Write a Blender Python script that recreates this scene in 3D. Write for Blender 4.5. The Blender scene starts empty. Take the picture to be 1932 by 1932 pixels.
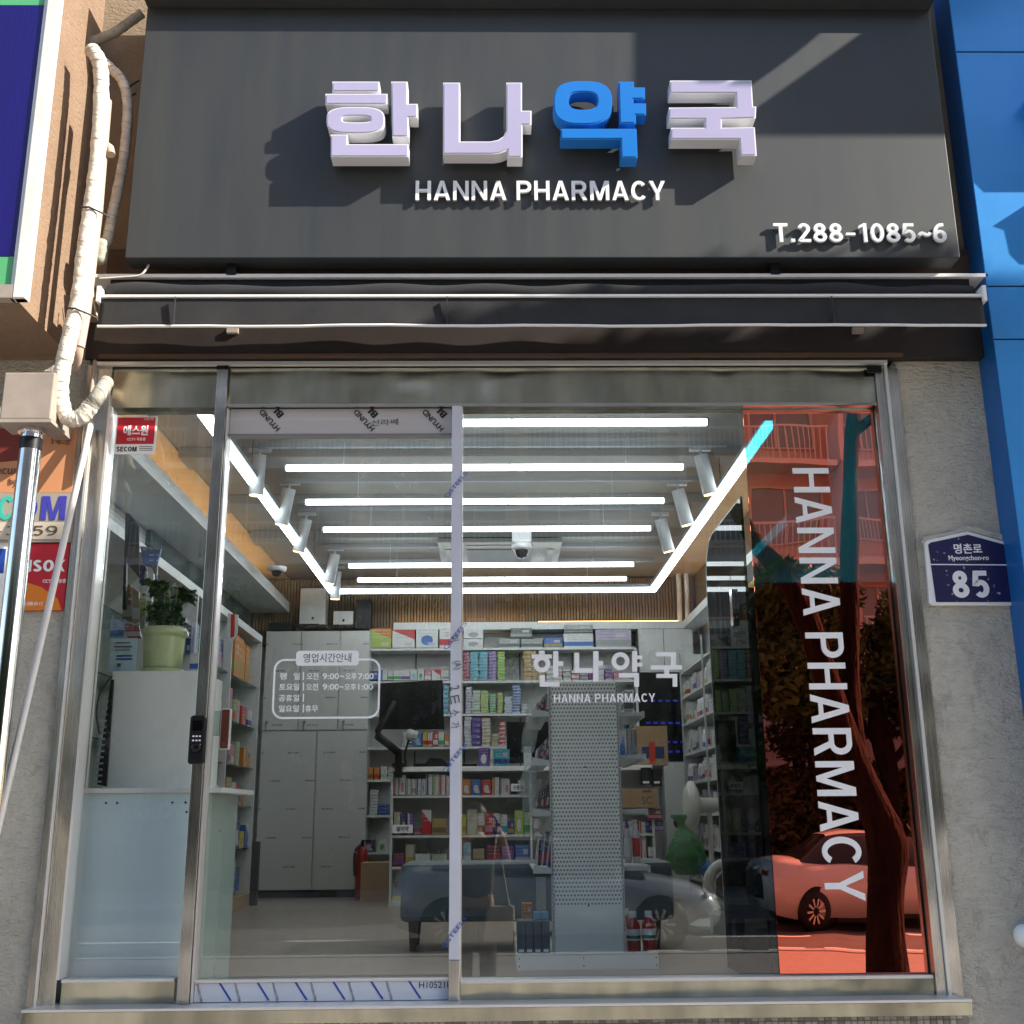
import bpy, bmesh, math, random
import numpy as np
from mathutils import Vector, Matrix, Euler
random.seed(7)
S = bpy.context.scene
C = S.collection

# ------------------------------------------------------------------ camera, world, sun, exposure
CAM = Vector((0, -4.8, 1.6))
_z = Vector((-68, 7780, -2113)).normalized()
_y = Vector((-33, -574, -2113)); _y = (_y - _y.dot(_z) * _z).normalized()
_x = _y.cross(_z)
R3 = Matrix((_x, _y, _z))
cam = bpy.data.cameras.new('camera'); cam.lens = 2113 / 1932 * 36; cam.sensor_width = 36
cam.clip_start = .05; cam.clip_end = 600
co = bpy.data.objects.new('camera', cam); C.objects.link(co)
co.matrix_world = Matrix.Translation(CAM) @ R3.to_4x4(); S.camera = co

SUN = Vector((2.73, -1.0, 1.8)).normalized()
W = bpy.data.worlds.new('World'); S.world = W; W.use_nodes = True
sk = W.node_tree.nodes.new('ShaderNodeTexSky'); sk.sky_type = 'NISHITA'; sk.sun_disc = False
sk.sun_elevation = math.asin(SUN.z); sk.sun_rotation = math.atan2(SUN.x, SUN.y)
W.node_tree.links.new(sk.outputs[0], W.node_tree.nodes['Background'].inputs[0])
W.node_tree.nodes['Background'].inputs[1].default_value = .15
sl = bpy.data.lights.new('sun', 'SUN'); sl.energy = 4.8; sl.angle = math.radians(.5); sl.color = (1, .93, .82)
so = bpy.data.objects.new('sun', sl); C.objects.link(so)
so.rotation_euler = (-SUN).to_track_quat('-Z', 'Y').to_euler()
S.view_settings.view_transform = 'Standard'; S.view_settings.look = 'None'
S.view_settings.gamma = 1; S.view_settings.use_curve_mapping = False
S.view_settings.exposure = 1.1
S.cycles.use_denoising = True
S.cycles.max_bounces = 10; S.cycles.transparent_max_bounces = 24
S.cycles.caustics_reflective = False; S.cycles.caustics_refractive = False

# ------------------------------------------------------------------ measuring helpers (picture of 1932 px -> metres on a plane)
def ray(px, py): return R3 @ Vector((px - 966, 966 - py, -2113))
def at(px, py, Y):
    w = ray(px, py); return CAM + w * ((Y - CAM.y) / w.y)
def atz(px, py, z):
    w = ray(px, py); return CAM + w * ((z - CAM.z) / w.z)
def X(px, py, Y): return at(px, py, Y).x
def Z(px, py, Y): return at(px, py, Y).z
def rc(a, b, c, d, Y):   # x0,x1,z0,z1 of a rectangle on plane Y from left, top, right, bottom
    my, mx = (b + d) / 2, (a + c) / 2
    return X(a, my, Y), X(c, my, Y), Z(mx, d, Y), Z(mx, b, Y)

# ------------------------------------------------------------------ mesh helpers
class MB:
    def __init__(s): s.v = []; s.f = []; s.m = []; s.sm = []
    def add(s, vs, fs, mi=0, smooth=False):
        o = len(s.v); s.v += [tuple(v) for v in vs]
        for f in fs: s.f.append(tuple(i + o for i in f)); s.m.append(mi); s.sm.append(smooth)
        return s
    def box(s, x0, x1, y0, y1, z0, z1, mi=0):
        x0, x1 = sorted((x0, x1)); y0, y1 = sorted((y0, y1)); z0, z1 = sorted((z0, z1))
        return s.add([(x0,y0,z0),(x1,y0,z0),(x1,y1,z0),(x0,y1,z0),(x0,y0,z1),(x1,y0,z1),(x1,y1,z1),(x0,y1,z1)],
              [(0,3,2,1),(4,5,6,7),(0,1,5,4),(1,2,6,5),(2,3,7,6),(3,0,4,7)], mi)
    def prism(s, P, y0, y1, mi=0, hole=None):     # polygon of (x,z), extruded along y
        y0, y1 = sorted((y0, y1))
        a = sum(P[i][0]*P[(i+1)%len(P)][1]-P[(i+1)%len(P)][0]*P[i][1] for i in range(len(P)))
        if a < 0: P = P[::-1]
        n = len(P)
        if hole:
            H = hole
            a = sum(H[i][0]*H[(i+1)%len(H)][1]-H[(i+1)%len(H)][0]*H[i][1] for i in range(len(H)))
            if a < 0: H = H[::-1]
            k = len(H)   # same count as P expected
            V = [(x,y0,z) for x,z in P]+[(x,y1,z) for x,z in P]+[(x,y0,z) for x,z in H]+[(x,y1,z) for x,z in H]
            F = []
            for i in range(n):
                j = (i+1)%n
                F += [(i,j,n+j,n+i),(2*n+j,2*n+i,3*n+i,3*n+j),(i,2*n+i,2*n+j,j),(n+i,n+j,3*n+j,3*n+i)]
            return s.add(V, F, mi)
        V = [(x,y0,z) for x,z in P]+[(x,y1,z) for x,z in P]
        return s.add(V, [tuple(range(n)), tuple(range(2*n-1,n-1,-1))]+[((i+1)%n,i,n+i,n+(i+1)%n) for i in range(n)], mi)
    def prismx(s, P, x0, x1, mi=0):               # polygon of (y,z), extruded along x
        V = [(x0,y,z) for y,z in P]+[(x1,y,z) for y,z in P]; n = len(P)
        return s.add(V, [tuple(range(n-1,-1,-1)), tuple(range(n,2*n))]+[(i,(i+1)%n,n+(i+1)%n,n+i) for i in range(n)], mi)
    def tube(s, pts, r, n=10, mi=0, caps=True):
        pts = [Vector(p) for p in pts]; k = len(pts)
        rs = r if isinstance(r, (list, tuple)) else [r]*k
        V = []; up = Vector((.13,.21,.97))
        for i, p in enumerate(pts):
            t = (pts[min(i+1,k-1)] - pts[max(i-1,0)]).normalized()
            a = t.cross(up); a = a.normalized() if a.length > .05 else t.cross(Vector((1,0,0))).normalized()
            b = t.cross(a)
            V += [p + (a*math.cos(q*2*math.pi/n)+b*math.sin(q*2*math.pi/n))*rs[i] for q in range(n)]
        F = [(i*n+q, i*n+(q+1)%n, (i+1)*n+(q+1)%n, (i+1)*n+q) for i in range(k-1) for q in range(n)]
        s.add(V, F, mi, True)
        if caps: s.add(V[:n], [tuple(range(n-1,-1,-1))], mi); s.add(V[-n:], [tuple(range(n))], mi)
        return s
    def lathe(s, c, prof, n=24, mi=0, axis='z'):  # prof: list of (r, h)
        V = []
        for r, h in prof:
            for q in range(n):
                a = q*2*math.pi/n
                p = (r*math.cos(a), r*math.sin(a), h)
                if axis == 'y': p = (p[0], p[2], p[1])
                V.append((c[0]+p[0], c[1]+p[1], c[2]+p[2]))
        F = [(i*n+q, i*n+(q+1)%n, (i+1)*n+(q+1)%n, (i+1)*n+q) for i in range(len(prof)-1) for q in range(n)]
        return s.add(V, F, mi, True)
    def mesh(s, name, mats):
        me = bpy.data.meshes.new(name); me.from_pydata(s.v, [], s.f)
        for m in (mats if isinstance(mats, (list, tuple)) else [mats]): me.materials.append(m)
        me.polygons.foreach_set('material_index', s.m); me.polygons.foreach_set('use_smooth', s.sm)
        me.update(); return me

def link(name, data, parent=None, mats=None, bevel=0):
    if isinstance(data, MB): data = data.mesh(name, mats)
    o = bpy.data.objects.new(name, data); C.objects.link(o)
    if parent is not None:
        o.parent = parent
        base = Vector(parent.location) if parent.parent is None else Vector((0,0,0))
        if parent.parent is None: o.location = -Vector(parent.location)
    if bevel:
        b = o.modifiers.new('bevel', 'BEVEL'); b.width = bevel; b.segments = 2; b.limit_method = 'ANGLE'
    return o
def tag(o, label, cat, group=None, kind=None):
    o['label'] = label; o['category'] = cat
    if group: o['group'] = group
    if kind: o['kind'] = kind
    return o
def thing(name, label, cat, loc, group=None):
    o = bpy.data.objects.new(name, None); C.objects.link(o); o.location = loc
    o.empty_display_size = .1
    return tag(o, label, cat, group)
def part(name, b, mats, parent, bevel=0, label=None, stuff=False):
    o = link(name, b, parent, mats, bevel)
    if label: o['label'] = label
    if stuff: o['kind'] = 'stuff'
    return o
def struct(name, b, mats):
    o = link(name, b, None, mats); o['kind'] = 'structure'; return o
def origin_to(o, p):   # move a top-level mesh object's origin to p
    p = Vector(p); o.data.transform(Matrix.Translation(-p)); o.location = p; return o

# ------------------------------------------------------------------ materials
def mat(name, col=(.5,.5,.5), rough=.5, metal=0, spec=.5, noise=0, nscale=8, bump=0, bscale=60, coat=0, emit=None, estr=0, stretch=None, alpha=1, trans=0, bdist=.01, detail=4):
    m = bpy.data.materials.new(name); m.use_nodes = True
    nt = m.node_tree; p = nt.nodes['Principled BSDF']; L = nt.links
    p.inputs['Base Color'].default_value = (*col, 1); p.inputs['Roughness'].default_value = rough
    p.inputs['Metallic'].default_value = metal; p.inputs['Specular IOR Level'].default_value = spec
    p.inputs['Coat Weight'].default_value = coat; p.inputs['Alpha'].default_value = alpha
    p.inputs['Transmission Weight'].default_value = trans
    if emit: p.inputs['Emission Color'].default_value = (*emit, 1); p.inputs['Emission Strength'].default_value = estr
    tc = nt.nodes.new('ShaderNodeTexCoord'); mp = nt.nodes.new('ShaderNodeMapping')
    L.new(tc.outputs['Object'], mp.inputs[0])
    if stretch: mp.inputs['Scale'].default_value = stretch
    if noise:
        n = nt.nodes.new('ShaderNodeTexNoise'); n.inputs['Scale'].default_value = nscale; n.inputs['Detail'].default_value = detail
        n.inputs['Roughness'].default_value = .65
        L.new(mp.outputs[0], n.inputs['Vector'])
        r = nt.nodes.new('ShaderNodeMapRange'); r.inputs[1].default_value = .3; r.inputs[2].default_value = .7
        r.inputs[3].default_value = 1-noise; r.inputs[4].default_value = 1+noise
        L.new(n.outputs[0], r.inputs[0])
        mx = nt.nodes.new('ShaderNodeVectorMath'); mx.operation = 'SCALE'; mx.inputs[0].default_value = col
        L.new(r.outputs[0], mx.inputs['Scale']); L.new(mx.outputs[0], p.inputs['Base Color'])
        m['tint'] = mx.name
    if bump:
        n = nt.nodes.new('ShaderNodeTexNoise'); n.inputs['Scale'].default_value = bscale; n.inputs['Detail'].default_value = detail
        L.new(mp.outputs[0], n.inputs['Vector'])
        b = nt.nodes.new('ShaderNodeBump'); b.inputs['Strength'].default_value = bump; b.inputs['Distance'].default_value = bdist
        L.new(n.outputs[0], b.inputs['Height']); L.new(b.outputs[0], p.inputs['Normal'])
    return m

class NX:   # tiny node-expression builder
    def __init__(s, m): s.nt = m.node_tree
    def n(s, t, **k):
        o = s.nt.nodes.new(t)
        for a, b in k.items(): setattr(o, a, b)
        return o
    def put(s, sock, v):
        if isinstance(v, (int, float)): sock.default_value = v
        elif isinstance(v, (tuple, list)): sock.default_value = (*v, 1) if len(v) == 3 and len(sock.default_value) == 4 else v
        else: s.nt.links.new(v, sock)
    def m(s, op, a, b=0, c=0):
        o = s.n('ShaderNodeMath', operation=op); s.put(o.inputs[0], a); s.put(o.inputs[1], b); s.put(o.inputs[2], c); return o.outputs[0]
    def inr(s, v, a, b): return s.m('MULTIPLY', s.m('GREATER_THAN', v, a), s.m('LESS_THAN', v, b))
    def mix(s, f, a, b):
        o = s.n('ShaderNodeMix', data_type='RGBA'); s.put(o.inputs[0], f); s.put(o.inputs[6], a); s.put(o.inputs[7], b); return o.outputs[2]
    def noise(s, vec, scale, detail=3, rough=.6):
        o = s.n('ShaderNodeTexNoise'); s.put(o.inputs['Scale'], scale); s.put(o.inputs['Detail'], detail); s.put(o.inputs['Roughness'], rough)
        if vec is not None: s.put(o.inputs['Vector'], vec)
        return o.outputs[0]
    def coord(s, kind='Object', scale=None):
        tc = s.n('ShaderNodeTexCoord').outputs[kind]
        if scale is None: return tc
        mp = s.n('ShaderNodeMapping'); mp.inputs['Scale'].default_value = scale; s.nt.links.new(tc, mp.inputs[0]); return mp.outputs[0]
    def sep(s, v):
        o = s.n('ShaderNodeSeparateXYZ'); s.nt.links.new(v, o.inputs[0]); return o.outputs
    def base(s, v): s.nt.links.new(v, s.nt.nodes['Principled BSDF'].inputs['Base Color'])

def concrete(name, col, crack=(.6,.55,.5), scratch=1.0, stretch=(1,1,1.2), bump=.6):
    m = mat(name, col, .9); x = NX(m); p = m.node_tree.nodes['Principled BSDF']
    v = x.coord('Object', stretch)
    big = x.noise(v, 2.2, 5); mid = x.noise(v, 14, 5, .7)
    f = x.m('ADD', x.m('MULTIPLY', big, .5), x.m('MULTIPLY', mid, .35))
    c = x.mix(x.m('MULTIPLY', x.m('SUBTRACT', f, .3), 2.0), tuple(q*.72 for q in col), tuple(min(1,q*1.15) for q in col))
    # dark stains with a shape of their own
    st = x.noise(x.coord('Object', (4.5,4.5,1.8)), 2.6, 5, .65)
    c = x.mix(x.m('MULTIPLY', x.m('GREATER_THAN', st, .62), .35*scratch), c, tuple(q*.5 for q in col))
    x.base(c)
    vs = x.coord('Object', (26, 26, 60))
    n2 = x.noise(vs, 1.0, 3, .6); n3 = x.noise(x.coord('Object', (60,60,90)), 1.2, 4)
    h = x.m('ADD', x.m('SMOOTH_MIN', n2, .5, .08), x.m('MULTIPLY', n3, .35))
    b = x.n('ShaderNodeBump'); b.inputs['Strength'].default_value = bump; b.inputs['Distance'].default_value = .03
    x.put(b.inputs['Height'], h); x.nt.links.new(b.outputs[0], p.inputs['Normal'])
    return m

def steel(name, col=(.60,.58,.54), rough=.24, wav=.35, horiz=False):
    m = mat(name, col, rough, 1.0); x = NX(m); p = m.node_tree.nodes['Principled BSDF']
    br = x.noise(x.coord('Object', (2,2,700) if horiz else (700,2,2)), 1.0, 2)
    rr = x.m('ADD', x.m('MULTIPLY', br, .22), rough-.10); x.nt.links.new(rr, p.inputs['Roughness'])
    sm = x.noise(x.coord('Object', (2.6,1,.7)), 1.4, 4, .6)
    x.base(x.mix(x.m('MULTIPLY', x.m('SUBTRACT', sm, .35), 3.2), tuple(q*.62 for q in col), tuple(min(1,q*1.2) for q in col)))  # streaks in the base colour stand in for reflections
    wv = x.noise(x.coord('Object', (1.2,1.2,.8)), 2.2, 2, .4)
    b = x.n('ShaderNodeBump'); b.inputs['Strength'].default_value = wav; b.inputs['Distance'].default_value = .05
    x.put(b.inputs['Height'], wv); x.nt.links.new(b.outputs[0], p.inputs['Normal'])
    p.inputs['Anisotropic'].default_value = .4
    return m

def glass(name, tint=(.965,.98,.975), f0=.058, gl=(1,1,1), dirt=True):
    m = bpy.data.materials.new(name); m.use_nodes = True; x = NX(m); nt = m.node_tree
    nt.nodes.remove(nt.nodes['Principled BSDF']); out = nt.nodes['Material Output']
    tr = x.n('ShaderNodeBsdfTransparent'); tr.inputs[0].default_value = (*tint, 1)
    g = x.n('ShaderNodeBsdfGlossy'); g.inputs['Roughness'].default_value = 0.0; g.inputs['Color'].default_value = (*gl, 1)
    geo = x.n('ShaderNodeNewGeometry'); d = x.n('ShaderNodeVectorMath', operation='DOT_PRODUCT')
    nt.links.new(geo.outputs['Incoming'], d.inputs[0]); nt.links.new(geo.outputs['Normal'], d.inputs[1])
    k = x.m('POWER', x.m('SUBTRACT', 1, x.m('ABSOLUTE', d.outputs['Value'])), 5)
    f = x.m('ADD', x.m('MULTIPLY', k, 1-f0), f0)
    mx = x.n('ShaderNodeMixShader'); x.put(mx.inputs[0], f)
    nt.links.new(tr.outputs[0], mx.inputs[1]); nt.links.new(g.outputs[0], mx.inputs[2])
    last = mx.outputs[0]
    if dirt:   # thin dust and wiping marks left on the pane
        df = x.n('ShaderNodeBsdfDiffuse'); df.inputs[0].default_value = (.55,.56,.55,1)
        v = x.coord('Object', (1,1,1)); n1 = x.noise(v, 1.6, 5, .6); n2 = x.noise(x.coord('Object', (14,14,2.2)), 1.5, 4, .7)
        a = x.m('MULTIPLY', x.m('MAXIMUM', x.m('SUBTRACT', x.m('MULTIPLY', n1, n2), .2), 0), .10)
        a = x.m('ADD', a, x.m('MULTIPLY', x.m('GREATER_THAN', x.noise(v, 60, 2, .5), .79), .25))
        m2 = x.n('ShaderNodeMixShader'); x.put(m2.inputs[0], a); nt.links.new(last, m2.inputs[1]); nt.links.new(df.outputs[0], m2.inputs[2]); last = m2.outputs[0]
    nt.links.new(last, out.inputs[0]); return m

def film_mat():
    m = bpy.data.materials.new('dichroic film'); m.use_nodes = True; x = NX(m); nt = m.node_tree
    nt.nodes.remove(nt.nodes['Principled BSDF']); out = nt.nodes['Material Output']
    tr = x.n('ShaderNodeBsdfTransparent'); tr.inputs[0].default_value = (.035,.34,.40,1)
    g = x.n('ShaderNodeBsdfGlossy'); g.inputs['Roughness'].default_value = 0.0
    n1 = x.noise(x.coord('Object', (1,1,.5)), 1.1, 2)
    x.put(g.inputs['Color'], x.mix(n1, (.95,.17,.09), (.93,.24,.16)))
    wv = x.noise(x.coord('Object', (2.0,1,1.2)), 1.3, 1, .3)
    b = x.n('ShaderNodeBump'); b.inputs['Strength'].default_value = .22; b.inputs['Distance'].default_value = .01
    x.put(b.inputs['Height'], wv); nt.links.new(b.outputs[0], g.inputs['Normal'])
    a = x.n('ShaderNodeAddShader'); nt.links.new(tr.outputs[0], a.inputs[0]); nt.links.new(g.outputs[0], a.inputs[1])
    nt.links.new(a.outputs[0], out.inputs[0]); return m

def dots_mat(name, col, hole, px, pz, r, ax=0, rough=.5):
    m = mat(name, col, rough); x = NX(m); o = x.sep(x.coord('Object'))
    row = x.m('FLOOR', x.m('DIVIDE', o[2], pz)); odd = x.m('MODULO', x.m('ABSOLUTE', row), 2)
    u = x.m('SUBTRACT', x.m('FRACT', x.m('ADD', x.m('DIVIDE', o[ax], px), x.m('MULTIPLY', odd, .5))), .5)
    w = x.m('SUBTRACT', x.m('FRACT', x.m('DIVIDE', o[2], pz)), .5)
    d = x.m('SQRT', x.m('ADD', x.m('POWER', x.m('MULTIPLY', u, px), 2), x.m('POWER', x.m('MULTIPLY', w, pz), 2)))
    x.base(x.mix(x.m('LESS_THAN', d, r), col, hole)); return m

M = {}
M['steel'] = steel('brushed steel', (.66,.64,.59), rough=.25, wav=.6); M['steel_h'] = steel('brushed steel sheet', (.52,.51,.40), .18, .7, True)
M['chrome'] = mat('chrome', (.75,.74,.73), .12, 1, noise=.1)
M['brightedge'] = mat('polished trim', (.85,.84,.82), .35, .6)
M['glass'] = glass('window glass'); M['film'] = film_mat()
M['smoke'] = glass('smoked acrylic', (.25,.27,.22), .05, gl=(.2,.2,.2), dirt=False)
M['caseglass'] = glass('case glass', (.5,.53,.5), .06, dirt=False)
M['wall'] = concrete('stucco grey', (.62,.59,.50), bump=1.0); M['wall_up'] = concrete('stucco sand', (.36,.28,.19), bump=.35)
M['wall_right'] = concrete('stucco pale', (.70,.67,.57), scratch=1.1, bump=1.0)
M['tanbox'] = concrete('tan stucco', (.30,.20,.13), scratch=.4, bump=.5)
M['brown'] = mat('rusty brown sheet', (.10,.055,.03), .6, noise=.35, nscale=5, bump=.2, bscale=30, stretch=(.4,1,4))
M['dkbrown'] = mat('dark brown sheet', (.022,.014,.010), .6, noise=.3, nscale=5)
def sign_mat():
    m = mat('charcoal sign sheet', (.085,.088,.085), .42, .45, spec=.8); x = NX(m)
    st = x.noise(x.coord('Object', (5,5,.5)), 1.6, 4, .6); fine = x.noise(x.coord('Object', (260,1,9)), 1, 3)
    f = x.m('ADD', x.m('MULTIPLY', x.m('SUBTRACT', st, .5), .7), x.m('MULTIPLY', fine, .5))
    x.base(x.mix(f, (.043,.049,.053), (.080,.079,.073)))
    x.nt.links.new(x.m('ADD', .46, x.m('MULTIPLY', st, .3)), m.node_tree.nodes['Principled BSDF'].inputs['Roughness']); return m
M['sign'] = sign_mat(); M['darkred'] = mat('dark red paint', (.26,.012,.01), .35)
M['letterwhite'] = mat('letter side white', (.78,.78,.80), .3); M['lilac'] = mat('lilac acrylic', (.43,.40,.58), .25, noise=.03, nscale=3)
M['letterblue'] = mat('letter side blue', (.02,.20,.62), .3); M['blueface'] = mat('blue acrylic', (.018,.19,.60), .22)
M['rimblue'] = mat('blue rim', (.20,.42,.80), .3)
M['white'] = mat('white paint', (.86,.86,.85), .4, noise=.04); M['whitep'] = mat('white plastic', (.72,.73,.74), .35)
M['vinyl'] = mat('white vinyl', (.88,.89,.90), .5, noise=.04, nscale=20)
M['black'] = mat('black plastic', (.008,.008,.009), .4, spec=.3, noise=.2); M['screen'] = mat('screen', (.004,.004,.005), .2, spec=.3)
M['dark'] = mat('dark grey', (.05,.05,.052), .6, noise=.2)
M['awning'] = mat('awning cloth', (.020,.020,.021), .85, noise=.25, nscale=6, bump=.3, bscale=400)
M['blue'] = mat('blue aluminium panel', (.045,.30,.74), .32, .15, noise=.07, nscale=2, bump=.25, bscale=1.6, bdist=.02)
M['bluedk'] = mat('blue panel side', (.010,.13,.42), .4, .1, noise=.08); M['seam'] = mat('panel seam', (.004,.02,.10), .6)
M['navy'] = mat('navy sign face', (.010,.004,.13), .35, noise=.08, nscale=4, bump=.2, bscale=40, stretch=(4,1,.2)); M['green'] = mat('green sign face', (.10,.42,.17), .4)
M['alu'] = mat('white aluminium', (.74,.72,.68), .4, noise=.06, nscale=6)
M['tape'] = mat('wrapping tape', (.72,.66,.56), .65, noise=.22, nscale=20, bump=.8, bscale=14, stretch=(1,1,1.5), bdist=.02)
M['tape_grey'] = mat('old wrapping tape', (.32,.31,.26), .7, noise=.3, nscale=16, bump=.8, bscale=20)
M['pvc'] = mat('pvc pipe', (.70,.68,.64), .4, noise=.05); M['pvcold'] = mat('beige pipe', (.50,.38,.30), .5, noise=.1)
M['gbox'] = mat('meter box', (.36,.30,.25), .6, noise=.15, nscale=5)
M['cable'] = mat('cable', (.03,.03,.03), .5)
M['redrib'] = mat('red brown edge', (.22,.07,.04), .6)
M['ceiling'] = mat('grey ceiling', (.25,.245,.225), .8, noise=.1, nscale=3)
M['plaster'] = mat('white plaster', (.62,.62,.60), .7, noise=.04); M['intwall'] = mat('pale wall', (.55,.56,.55), .7, noise=.04)
M['woodc'] = mat('oak ceiling strip', (.46,.37,.26), .6, noise=.12, nscale=4)
M['floor'] = mat('shop floor', (.30,.25,.20), .30, noise=.16, nscale=9, bump=.05, bscale=60)
M['pegplain'] = mat('stand panel paint', (.86,.89,.84), .45); M['slat'] = mat('oak slat', (.20,.135,.075), .55, noise=.25, nscale=5, stretch=(9,9,.8)); M['slatback'] = mat('dark backing', (.07,.042,.02), .7)
M['shelf'] = mat('shelf white', (.58,.60,.59), .45, noise=.03); M['shelfgreen'] = mat('glass green panel', (.46,.58,.53), .25)
M['teal_wall'] = mat('dark teal glass wall', (.05,.08,.075), .12)
M['lamp'] = mat('led tube', (.9,.95,1), .4, emit=(.88,.96,1.0), estr=5.2); M['warmled'] = mat('warm led', (1,.8,.5), .4, emit=(1,.55,.18), estr=4)
M['spotlens'] = mat('warm lens', (1,.8,.5), .4, emit=(1,.62,.28), estr=2.5)
M['lampbody'] = mat('lamp body', (.40,.42,.43), .4); M['track'] = mat('track', (.20,.21,.22), .5)
M['bench'] = mat('grey blue leatherette', (.10,.14,.16), .5, noise=.12, nscale=6); M['walnut'] = mat('walnut', (.10,.045,.028), .5, noise=.2, nscale=6, stretch=(6,6,1))
M['card'] = mat('cardboard', (.36,.24,.13), .8, noise=.08, nscale=10); M['redtape'] = mat('red tape', (.55,.04,.02), .35)
M['peg'] = dots_mat('perforated sheet', (.90,.92,.86), (.10,.11,.11), .0166, .0196, .0044)
M['pegsmall'] = dots_mat('pegboard wall', (.52,.53,.52), (.22,.23,.23), .03, .03, .007, 1)
M['frost'] = mat('pale blue back panel', (.72,.88,.94), .22, noise=.05, nscale=1.5); M['whitecab'] = mat('greenish white laminate', (.88,.91,.85), .25, noise=.03)
M['pot'] = mat('pale green pot', (.50,.58,.30), .32); M['leaf'] = mat('glossy leaf', (.030,.085,.022), .3, noise=.3, nscale=12); M['soil'] = mat('soil', (.03,.02,.015), .9)
M['stem'] = mat('stem', (.14,.22,.07), .5)
M['red'] = mat('red paint', (.55,.025,.02), .3); M['greenbag'] = mat('green bag', (.03,.17,.035), .35, alpha=.72, bump=.8, bscale=14, bdist=.03)
M['clear'] = mat('clear plastic', (.55,.58,.58), .15, alpha=.35); M['bluebottle'] = mat('blue wrap', (.05,.20,.5), .3)
M['bottle_red'] = mat('red liquid bottle', (.50,.012,.015), .15, coat=.5); M['bottlewhite'] = mat('white bottle', (.75,.76,.77), .25)
M['fan'] = mat('fan cream', (.50,.49,.44), .4)
M['plate_navy'] = None
M['asphalt'] = mat('asphalt', (.10,.098,.095), .9, noise=.25, nscale=4, bump=.3, bscale=150); M['pave'] = mat('paving', (.30,.27,.25), .85, noise=.15, nscale=8)
M['paint'] = mat('road paint', (.75,.75,.72), .7, noise=.08); M['kerb'] = mat('kerb stone', (.38,.37,.35), .8, noise=.15)
M['bark'] = mat('bark', (.022,.015,.012), .9, spec=.08, noise=.5, nscale=14, bump=1.0, bscale=26, stretch=(1,1,.2), bdist=.08)
M['leafA'] = mat('tree leaves', (.045,.085,.02), .6, spec=.25, noise=.5, nscale=1.4); M['leafB'] = mat('hedge leaves', (.085,.085,.035), .7, spec=.1, noise=.5, nscale=2)
M['apt'] = mat('apartment render', (.66,.50,.42), .8, noise=.08, nscale=.6); M['aptslab'] = mat('apartment slab', (.68,.62,.56), .8)
M['aptwin'] = mat('apartment window', (.22,.25,.27), .1, spec=.8); M['rail'] = mat('railing', (.62,.62,.62), .5)
M['carsilver'] = mat('silver car paint', (.38,.41,.44), .3, .15, coat=.8); M['carwhite'] = mat('white car paint', (.75,.74,.72), .25, coat=.8)
M['carglass'] = mat('car glass', (.02,.022,.025), .05); M['tyre'] = mat('tyre', (.015,.015,.015), .8); M['rim'] = mat('alloy rim', (.6,.6,.6), .25, .9)
M['redlamp'] = mat('tail lamp', (.4,.01,.01), .15); M['headlamp'] = mat('head lamp', (.7,.72,.75), .1, .3)
M['skin'] = mat('skin', (.52,.31,.22), .5); M['tshirt'] = mat('charcoal shirt', (.035,.035,.038), .85, noise=.15); M['hair'] = mat('dark hair', (.012,.009,.008), .5)
M['tote'] = mat('cream canvas', (.55,.50,.41), .85, noise=.08); M['trousers'] = mat('dark trousers', (.03,.032,.04), .85)
M['tile'] = mat('pale mosaic tile', (.50,.49,.45), .35, noise=.06); M['tile_b'] = mat('grey mosaic tile', (.27,.27,.25), .35); M['grout'] = mat('grout', (.30,.29,.27), .9)
M['ink'] = mat('grey print', (.11,.11,.12), .6); M['inkblack'] = mat('black ink', (.015,.015,.018), .5)
M['pfilm'] = mat('protective film', (.66,.70,.78), .22, noise=.05, nscale=3, bump=.3, bscale=7, bdist=.01); M['pfilm_lilac'] = mat('protective film lilac', (.50,.485,.49), .35, noise=.03, nscale=2)
M['pfilm_post'] = mat('protective film on post', (.60,.62,.70), .22, noise=.06, nscale=4, bump=.4, bscale=9, bdist=.01)
M['linkblue'] = mat('blue print', (.015,.06,.36), .5)
def cabinet_mat():
    m = mat('cabinet protective film', (.50,.505,.49), .35); x = NX(m); o = x.sep(x.coord('Object'))
    px, pz = .34, .26
    row = x.m('FLOOR', x.m('DIVIDE', o[2], pz)); sh = x.m('MULTIPLY', x.m('MODULO', x.m('ABSOLUTE', row), 2), .5)
    u = x.m('FRACT', x.m('ADD', x.m('DIVIDE', o[0], px), sh)); w = x.m('FRACT', x.m('DIVIDE', o[2], pz))
    ch = x.m('GREATER_THAN', x.noise(x.coord('Object', (150,1,60)), 1, 1), .48)
    f = x.m('MULTIPLY', x.m('MULTIPLY', x.inr(u, .2, .52), x.inr(w, .44, .50)), ch)
    x.base(x.mix(x.m('MULTIPLY', f, .85), (.50,.505,.49), (.12,.12,.12))); return m
M['cab'] = cabinet_mat()
def plate_mat():
    m = mat('chipped navy enamel', (.012,.012,.07), .35); x = NX(m)
    a = x.noise(x.coord('Object', (1,1,1)), 55, 4, .6); b = x.noise(x.coord('Object', (1,1,1)), 5, 2)
    f = x.m('MULTIPLY', x.m('GREATER_THAN', a, .66), x.m('GREATER_THAN', b, .52))
    c = x.mix(x.m('MULTIPLY', x.noise(x.coord('Object'), 25, 4), .5), (.010,.010,.075), (.03,.028,.09))
    x.base(x.mix(f, c, (.42,.45,.55))); return m
M['plate_navy'] = plate_mat()

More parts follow.
